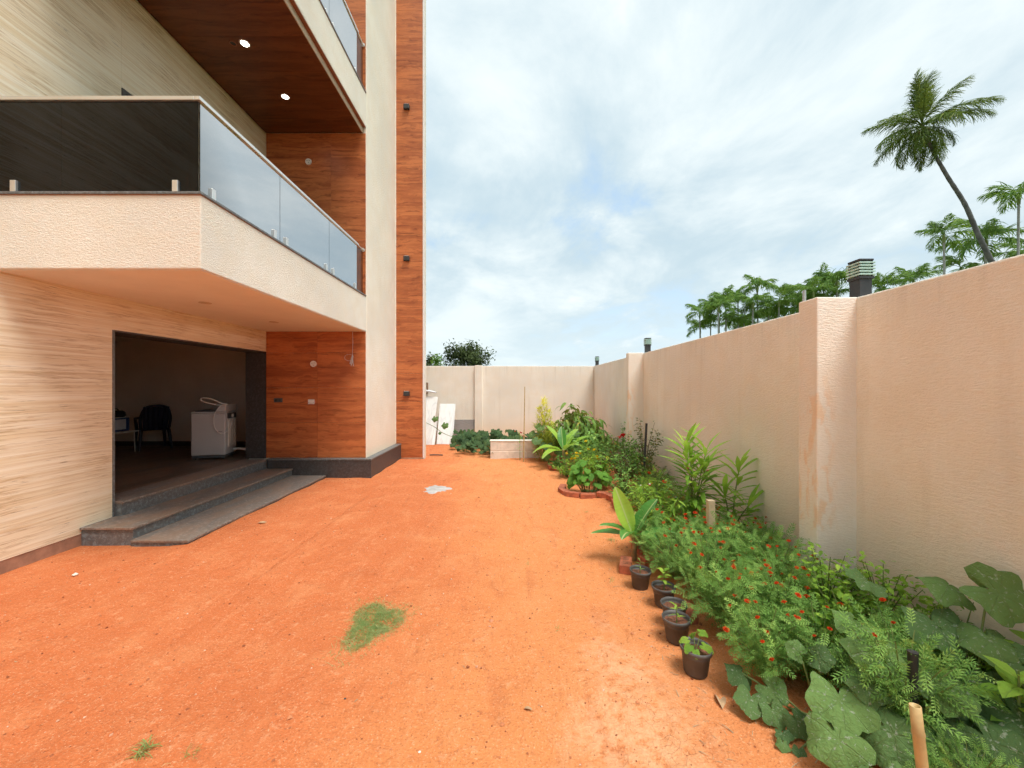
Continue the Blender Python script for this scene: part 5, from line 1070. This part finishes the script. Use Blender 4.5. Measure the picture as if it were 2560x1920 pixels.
def areca(x, y, ztop, s, lb, seed, nf=8):
    g_ = np.random.default_rng(seed); o = thing('areca_palm', lb, 'palm', (x, y, 0), 'slender palms beyond the side wall')
    dx = g_.normal(0, 0.25); MB().tube([(0, 0, 0), (dx * 0.6, 0, ztop * 0.5), (dx, 0, ztop - 0.7 * s)], [0.10 * s, 0.085 * s, 0.075 * s], 8).build('trunk', M['areca_trunk'], o, True, world=False)
    MB().tube([(dx, 0, ztop - 0.75 * s), (dx, 0, ztop - 0.35 * s), (dx, 0, ztop)], [0.10 * s, 0.12 * s, 0.06 * s], 8).build('crownshaft', M['stem'], o, True, world=False)
    a0 = g_.uniform(0, 6)
    for k in range(nf):
        a = a0 + k * 2 * PI / nf + g_.normal(0, 0.25); e = R(g_.uniform(-8, 72)); d = Vector((math.cos(a) * math.cos(e), math.sin(a) * math.cos(e), math.sin(e)))
        part_mesh('frond', AF[int(g_.integers(0, 3))], o, aim(d, (0, 0, 1)), (dx, 0, ztop - 0.05), s * g_.uniform(0.8, 1.1))
    return o
def far(px, py, s): return ((px - 1282) / s, 1000 / s, 1.65 + (968 - py) / s)      # photograph measurement -> place beyond the wall at 1000/s metres
AL = [(1751, 782, 20, .85, 'leftmost thin palm standing apart beyond the wall'), (1775, 762, 19, .9, 'second thin palm from the left beyond the wall'), (1796, 765, 21, .95, 'thin palm behind the low bushy yellow-green one'), (1818, 752, 20, 1.1, 'bushy yellow-green palm in the left clump'), (1850, 742, 19, 1.0, 'palm just left of the tallest in the left clump'), (1874, 756, 21, 1.0, 'lower palm before the tallest in the left clump'), (1898, 712, 20, 1.15, 'tallest palm of the left clump'), (1886, 800, 18, 1.0, 'low palm under the tallest of the left clump'), (1832, 812, 18, 1.0, 'low palm at the base of the left clump'),
 (1955, 752, 21, 1.0, 'palm left of the grey pipe post'), (1935, 790, 19, 1.0, 'low palm left of the grey pipe post'), (1998, 734, 20, 1.1, 'yellow-green palm directly behind the grey pipe post'), (2030, 728, 22, 1.1, 'palm between the pipe post and the large lamp'), (2060, 708, 21, 1.15, 'dark palm left of the large lamp'), (2096, 698, 22, 1.2, 'upright palm touching the large lamp from the left'), (2205, 722, 24, 1.1, 'palm showing right of the large lamp'),
 (2294, 700, 26, 1.15, 'low palm between the large lamp and the coconut trunk'), (2366, 585, 33, 1.05, 'slim palm left of the coconut trunk'), (2455, 596, 32, 1.35, 'bushy palm behind the base of the coconut trunk'), (2402, 668, 30, 1.0, 'low palm at the foot of the slim one'), (2542, 488, 34, 1.1, 'tall palm at the right edge of the picture'), (2550, 632, 32, 1.1, 'low palm under the one at the right edge')]
AL[16:16] = [(1763, 822, 19, .9, 'low palm under the leftmost thin palm'), (1802, 800, 20, 1.0, 'low palm between the leftmost thin palms and the clump'), (1858, 792, 20, 1.0, 'low palm in the heart of the left clump'), (1915, 770, 20, 1.0, 'low palm right of the tallest in the left clump'), (1975, 772, 20, 1.0, 'low palm just left of the grey pipe post'), (2015, 765, 21, 1.05, 'low palm just right of the grey pipe post'), (2075, 742, 21, 1.05, 'low palm at the left foot of the large lamp'), (2225, 740, 23, .9, 'low palm farther right of the large lamp')]
for i, (px, py, s, k, lb) in enumerate(AL):
    x, y, z = far(px, py, s); areca(x, y, z, k * (1.08 if i < 24 else 0.85), lb, 300 + i, 10 + i % 3)
o = thing('coconut_palm', 'tall coconut palm leaning over the side wall', 'palm', (0, 0, 0))
P = [far(2525, 740, 35), far(2477, 650, 35), far(2445, 585, 35), far(2412, 510, 35), far(2368, 440, 35), far(2330, 372, 35), far(2306, 312, 35)]; x, y, z = P[0]; P = [(x + 2.6, y, 0)] + P; o.location = P[0]; bb = Vector(P[0])
Q = [tuple(Vector(p) - bb) for p in smooth_path(P, 56)]; rad = np.linspace(0.19, 0.09, len(Q)); rad = rad * (1 + 0.05 * np.sin(np.arange(len(Q)) * 2.6)); MB().tube(Q, rad, 12).build('trunk', M['palm_trunk'], o, True, world=False)
top = Vector(Q[-1]); g_ = np.random.default_rng(77)
for k in range(27):
    a = k * 2.399 + g_.normal(0, 0.2); e = R(84 - 128 * (k / 26) ** 0.9 + g_.normal(0, 6)); d = Vector((math.cos(a) * math.cos(e), math.sin(a) * math.cos(e), math.sin(e)))
    part_mesh('frond', CF[0 if k < 9 else (1 if k < 18 else 2)], o, aim(d, (0, 0, 1) if abs(d.z) < 0.9 else (math.cos(a), math.sin(a), 0.2)), top + Vector((0, 0, 0.1 - 0.4 * k / 26)), (0.82 if k < 18 else 0.66) * g_.uniform(0.85, 1.1))
for k in range(9):
    a = k * 0.7; b = MB().lathe([(0.0, -0.16), (0.09, -0.12), (0.125, 0.0), (0.10, 0.09), (0.0, 0.15)], 10).build('coconut', M['dry'] if k % 2 else M['stem'], o, True, world=False); b.location = top + Vector((0.32 * math.cos(a), 0.32 * math.sin(a), -0.45 - 0.1 * (k % 3)))
def tree(lb, x, y, h, w, seed, n, lmat='tree_leaf', size=0.42):
    o = thing('broadleaf_tree', lb, 'tree', (x, y, 0)); g_ = np.random.default_rng(seed); tr = MB(); lf = MB(); tr.tube([(0, 0, 0), (0.1, 0, h * 0.3), (0, 0, h * 0.55)], [0.28, 0.22, 0.12], 8); nc = 34
    cl = np.c_[g_.normal(0, 0.30 * w, nc), g_.normal(0, 0.25 * w, nc), h * (0.62 + 0.17 * g_.normal(0, 1, nc))]; cl[:, 2] = np.minimum(cl[:, 2], h * (1 - 0.5 * (np.abs(cl[:, 0]) / (0.62 * w)) ** 2)); cl[:, 2] = np.maximum(cl[:, 2], 0.25 * h)
    for c in cl: tr.tube([(0, 0, h * 0.35), c * np.array((0.5, 0.5, 0.8)), c], [0.09, 0.05, 0.02], 5, cap=False)
    idx = g_.integers(0, nc, n); P = cl[idx] + g_.normal(0, 1, (n, 3)) * np.array((0.085 * w, 0.085 * w, 0.06 * h)); tn = g_.uniform(0.1, 0.9, nc)[idx]
    lf.inst(T_OVAL, rots(g_.uniform(0, 6.3, n), g_.uniform(-0.9, 0.9, n), g_.normal(0, 0.6, n)) * (size * g_.uniform(0.6, 1.2, n))[:, None, None], P, np.clip(tn + g_.normal(0, 0.15, n), 0, 1))
    tr.build('trunk', M['palm_trunk'], o, True, world=False); lf.build('crown', M[lmat], o, world=False, kind='stuff'); return o
x, y, z = far(1170, 862, 17); tree('round dark tree rising behind the back wall', x, y, z * 1.18, 5.6, 401, 5200)
x, y, z = far(1085, 897, 19); tree('low bright green tree behind the back wall beside the fin', x, y, z, 3.2, 402, 1800, 'areca_leaf'); x, y, z = far(1066, 888, 18); tree('small dark tree behind the back wall, half hidden by the fin', x, y, z, 2.2, 403, 1200)

# ------------------------------------------------------------------ small things on the soil
g_ = np.random.default_rng(55)
def rock_tmpl(seed):
    q = np.random.default_rng(seed); V = np.array([(1, 0, 0), (-1, 0, 0), (0, 1, 0), (0, -1, 0), (0, 0, 0.7), (0, 0, -0.7)], float) * q.uniform(0.6, 1.1, (6, 1)); return V, np.array([(0, 2, 4), (2, 1, 4), (1, 3, 4), (3, 0, 4), (2, 0, 5), (1, 2, 5), (3, 1, 5), (0, 3, 5)])
def scatter_pts(n, x0, x1, y0, y1, pw=1.6):
    y = y0 + (y1 - y0) * g_.uniform(0, 1, n) ** pw; x = g_.uniform(x0, x1, n); return x, y
b = MB()
for k in range(4):
    n = 3200; x, y = scatter_pts(n, -4.4, 2.3, 0.9, 11.5, 1.3); ok = ~((x < -3.35) & (y > 4.1) & (y < 7.4)) & ~((x < -2.5) & (y > 7.2)); x, y = x[ok], y[ok]; s = g_.gamma(1.6, 0.0018, len(x)) + 0.0018
    P = np.c_[x, y, [hgt(a, c) for a, c in zip(x, y)]]; P[:, 2] += s * 0.25; b.inst(rock_tmpl(k), rots(g_.uniform(0, 6.3, len(x)), g_.normal(0, 0.4, len(x))) * s[:, None, None], P, g_.uniform(0, 1, len(x)))
n = 420; x, y = scatter_pts(n, -4.4, 1.3, 0.9, 10, 1.2); ok = ~((x < -3.35) & (y > 4.1) & (y < 7.4)) & ~((x < -2.5) & (y > 7.2)); x, y = x[ok], y[ok]; s = g_.uniform(0.006, 0.014, len(x)) * g_.uniform(0.5, 1, len(x)); P = np.c_[x, y, [hgt(a, c) for a, c in zip(x, y)]]; P[:, 2] += s * 0.2; b.inst(rock_tmpl(9), rots(g_.uniform(0, 6.3, len(x)), g_.normal(0, 0.4, len(x))) * s[:, None, None], P, g_.uniform(0, 1, len(x)))
m, N = mat('soil_grit'); t = N.attr(); c = N.mix(N.rng(t, 0.0, 0.55), (0.24, 0.07, 0.03), (0.52, 0.20, 0.09)); c = N.mix(N.rng(t, 0.90, 0.97), c, (0.62, 0.44, 0.32)); N.out(N.bsdf(c, 0.9, spec=0.2)); M['grit'] = m
o = b.build('gravel', M['grit'], kind='stuff'); o['label'] = 'fine grit and crumbs strewn over the red soil'; o['category'] = 'gravel'
b = MB(); n = 420; x, y = scatter_pts(n, -4.2, 2.0, 0.9, 9, 1.3); ok = ~((x < -3.35) & (y > 4.1)); x, y = x[ok], y[ok]; P = np.c_[x, y, [hgt(a, c) + 0.004 for a, c in zip(x, y)]]
b.inst(lance(0.22, 0.5, 0.6, 3), rots(g_.uniform(0, 6.3, len(x)), g_.normal(0, 0.12, len(x)), g_.normal(0, 0.3, len(x))) * g_.uniform(0.008, 0.030, len(x))[:, None, None], P, g_.uniform(0, 1, len(x)))
n = 260; x = 1.0 + np.abs(g_.normal(0, 0.35, n)) - 0.15; y = g_.uniform(1.2, 4.2, n); P = np.c_[x, y, [hgt(a, c) + 0.005 for a, c in zip(x, y)]]; b.inst(lance(0.05, 0.6, 0.4, 4), rots(g_.uniform(0, 6.3, n), g_.normal(0, 0.1, n)) * g_.uniform(0.03, 0.13, n)[:, None, None], P)
o = b.build('litter', M['dry'], kind='stuff'); o['label'] = 'dry leaf bits and thin twigs on the soil'; o['category'] = 'litter'
def grass_clump(name, lb, x, y, rx, ry, n, hmin, hmax, seed, stuff=False, lie=0.5):
    q = np.random.default_rng(seed); a = q.uniform(0, 2 * PI, n); rr = np.sqrt(q.uniform(0, 1, n)) * np.where(q.uniform(0, 1, n) < 0.85, 0.9, 1.35); wob = 1 + 0.3 * np.sin(3 * a + seed)
    px, py = rx * rr * wob * np.cos(a), ry * rr * wob * np.sin(a); P = np.c_[px, py, [hgt(x + u, y + v) - 0.002 for u, v in zip(px, py)]]
    o = MB().inst(lance(0.055, 1.0, 0.3, 3), rots(q.uniform(0, 6.3, n), np.abs(q.normal(lie, 0.4, n))) * q.uniform(hmin, hmax, n)[:, None, None], P, np.clip(0.35 + 0.35 * rr + q.normal(0, 0.2, n), 0, 1)).build(name, M['grass'], None, kind='stuff' if stuff else None)
    o.location = (x, y, 0); tag(o, lb, 'grass', None if stuff else 'small grass tufts on the soil'); return o
grass_clump('grass', 'patch of short green grass in the middle of the red soil', -0.97, 2.78, 0.18, 0.27, 13000, 0.025, 0.055, 1, True, 0.45)
grass_clump('grass', 'thin straggling grass at the rim of the green patch', -0.97, 2.70, 0.34, 0.46, 500, 0.015, 0.04, 2, True, 0.2)
for i, (px, py, n, h, lb) in enumerate(((359, 1890, 46, 0.09, 'taller grass tuft at the bottom left of the yard'), (470, 1900, 26, 0.05, 'small grass tuft beside the taller one at bottom left'), (1322, 1408, 14, 0.05, 'sparse grass tuft in the soil left of the nearer banana'), (1530, 1446, 16, 0.06, 'grass tuft beside the first pot'), (1465, 1280, 20, 0.07, 'grass tuft before the brick edging'), (1395, 1580, 14, 0.05, 'tiny grass tuft left of the row of pots'), (1530, 1350, 34, 0.08, 'grass tuft under the nearer banana leaves'), (1133, 1170, 10, 0.10, 'tiny grass tuft near the low white blocks'))):
    s = (py - 968) / 1.65; grass_clump('grass_tuft', lb, (px - 1282) / s, 1000 / s, 0.035, 0.035, n, h * 0.5, h, 20 + i, lie=1.0)
# cement splash
n = 40; a = np.arange(n) * 2 * PI / n; rr = 1 + 0.16 * np.sin(3 * a + 1) + 0.10 * np.sin(7 * a) + 0.07 * np.sin(13 * a + 2); b = MB(); cx, cy = -1.23, 6.46
V = [(0, 0, hgt(cx, cy) + 0.012)]
for k in (0.5, 1.0): V += [(0.21 * k * r_ * math.cos(t), 0.27 * k * r_ * math.sin(t), hgt(cx + 0.21 * k * r_ * math.cos(t), cy + 0.27 * k * r_ * math.sin(t)) + (0.011 if k < 1 else -0.002) + random.uniform(-.002, .002)) for t, r_ in zip(a, rr)]
b.add(V, [(0, 1 + j, 1 + (j + 1) % n) for j in range(n)]); b.ch.append((np.zeros((0, 3)), np.array([(1 + j, 1 + n + j, 1 + n + (j + 1) % n, 1 + (j + 1) % n) for j in range(n)]), np.zeros(0)))
o = b.build('cement_splash', M['cement'], None, True); o.location = (cx, cy, 0); tag(o, 'dried grey cement splash on the soil before the plinth', 'cement splash')
def ico(name, lb, x, y, s, mname, cat):
    V, F = rock_tmpl(int(abs(x * 100))); o = MB().add(V * np.array(s), F).build(name, M[mname], None, bevel=0.004); o.location = (x, y, gz(x, y) + s[2] * 0.3); o.rotation_euler = (0, 0.1, random.uniform(0, 3)); tag(o, lb, cat)
ico('pale_stone', 'small pale stone lying near the stone wall left of the steps', -3.88, 3.55, (0.045, 0.03, 0.028), 'block', 'stone'); ico('dark_stone', 'small dark pebble in front of the grass patch', -0.88, 2.10, (0.014, 0.011, 0.008), 'granite', 'stone'); ico('pale_stone', 'pale pebble at the bottom middle of the yard', -0.42, 1.80, (0.013, 0.011, 0.009), 'block', 'stone')
def dryleaf(lb, x, y, L, yaw):
    V, F = lance(0.3, 0.4, 0.7, 5); o = MB().add(V * L, F).build('dry_leaf', M['dry'], None, True); o.location = (x, y, gz(x, y) + 0.008); o.rotation_euler = (0.05, 0.1, R(yaw)); tag(o, lb, 'leaf', 'dry leaves on the soil')
dryleaf('curled dry leaf lying in front of the lowest step', -3.10, 4.85, 0.16, -70); dryleaf('dry brown strip on the soil below the nearest pot', 1.06, 2.02, 0.17, -20); dryleaf('dry leaf on the soil left of the pumpkin vine', 0.10, 2.02, 0.07, 60)
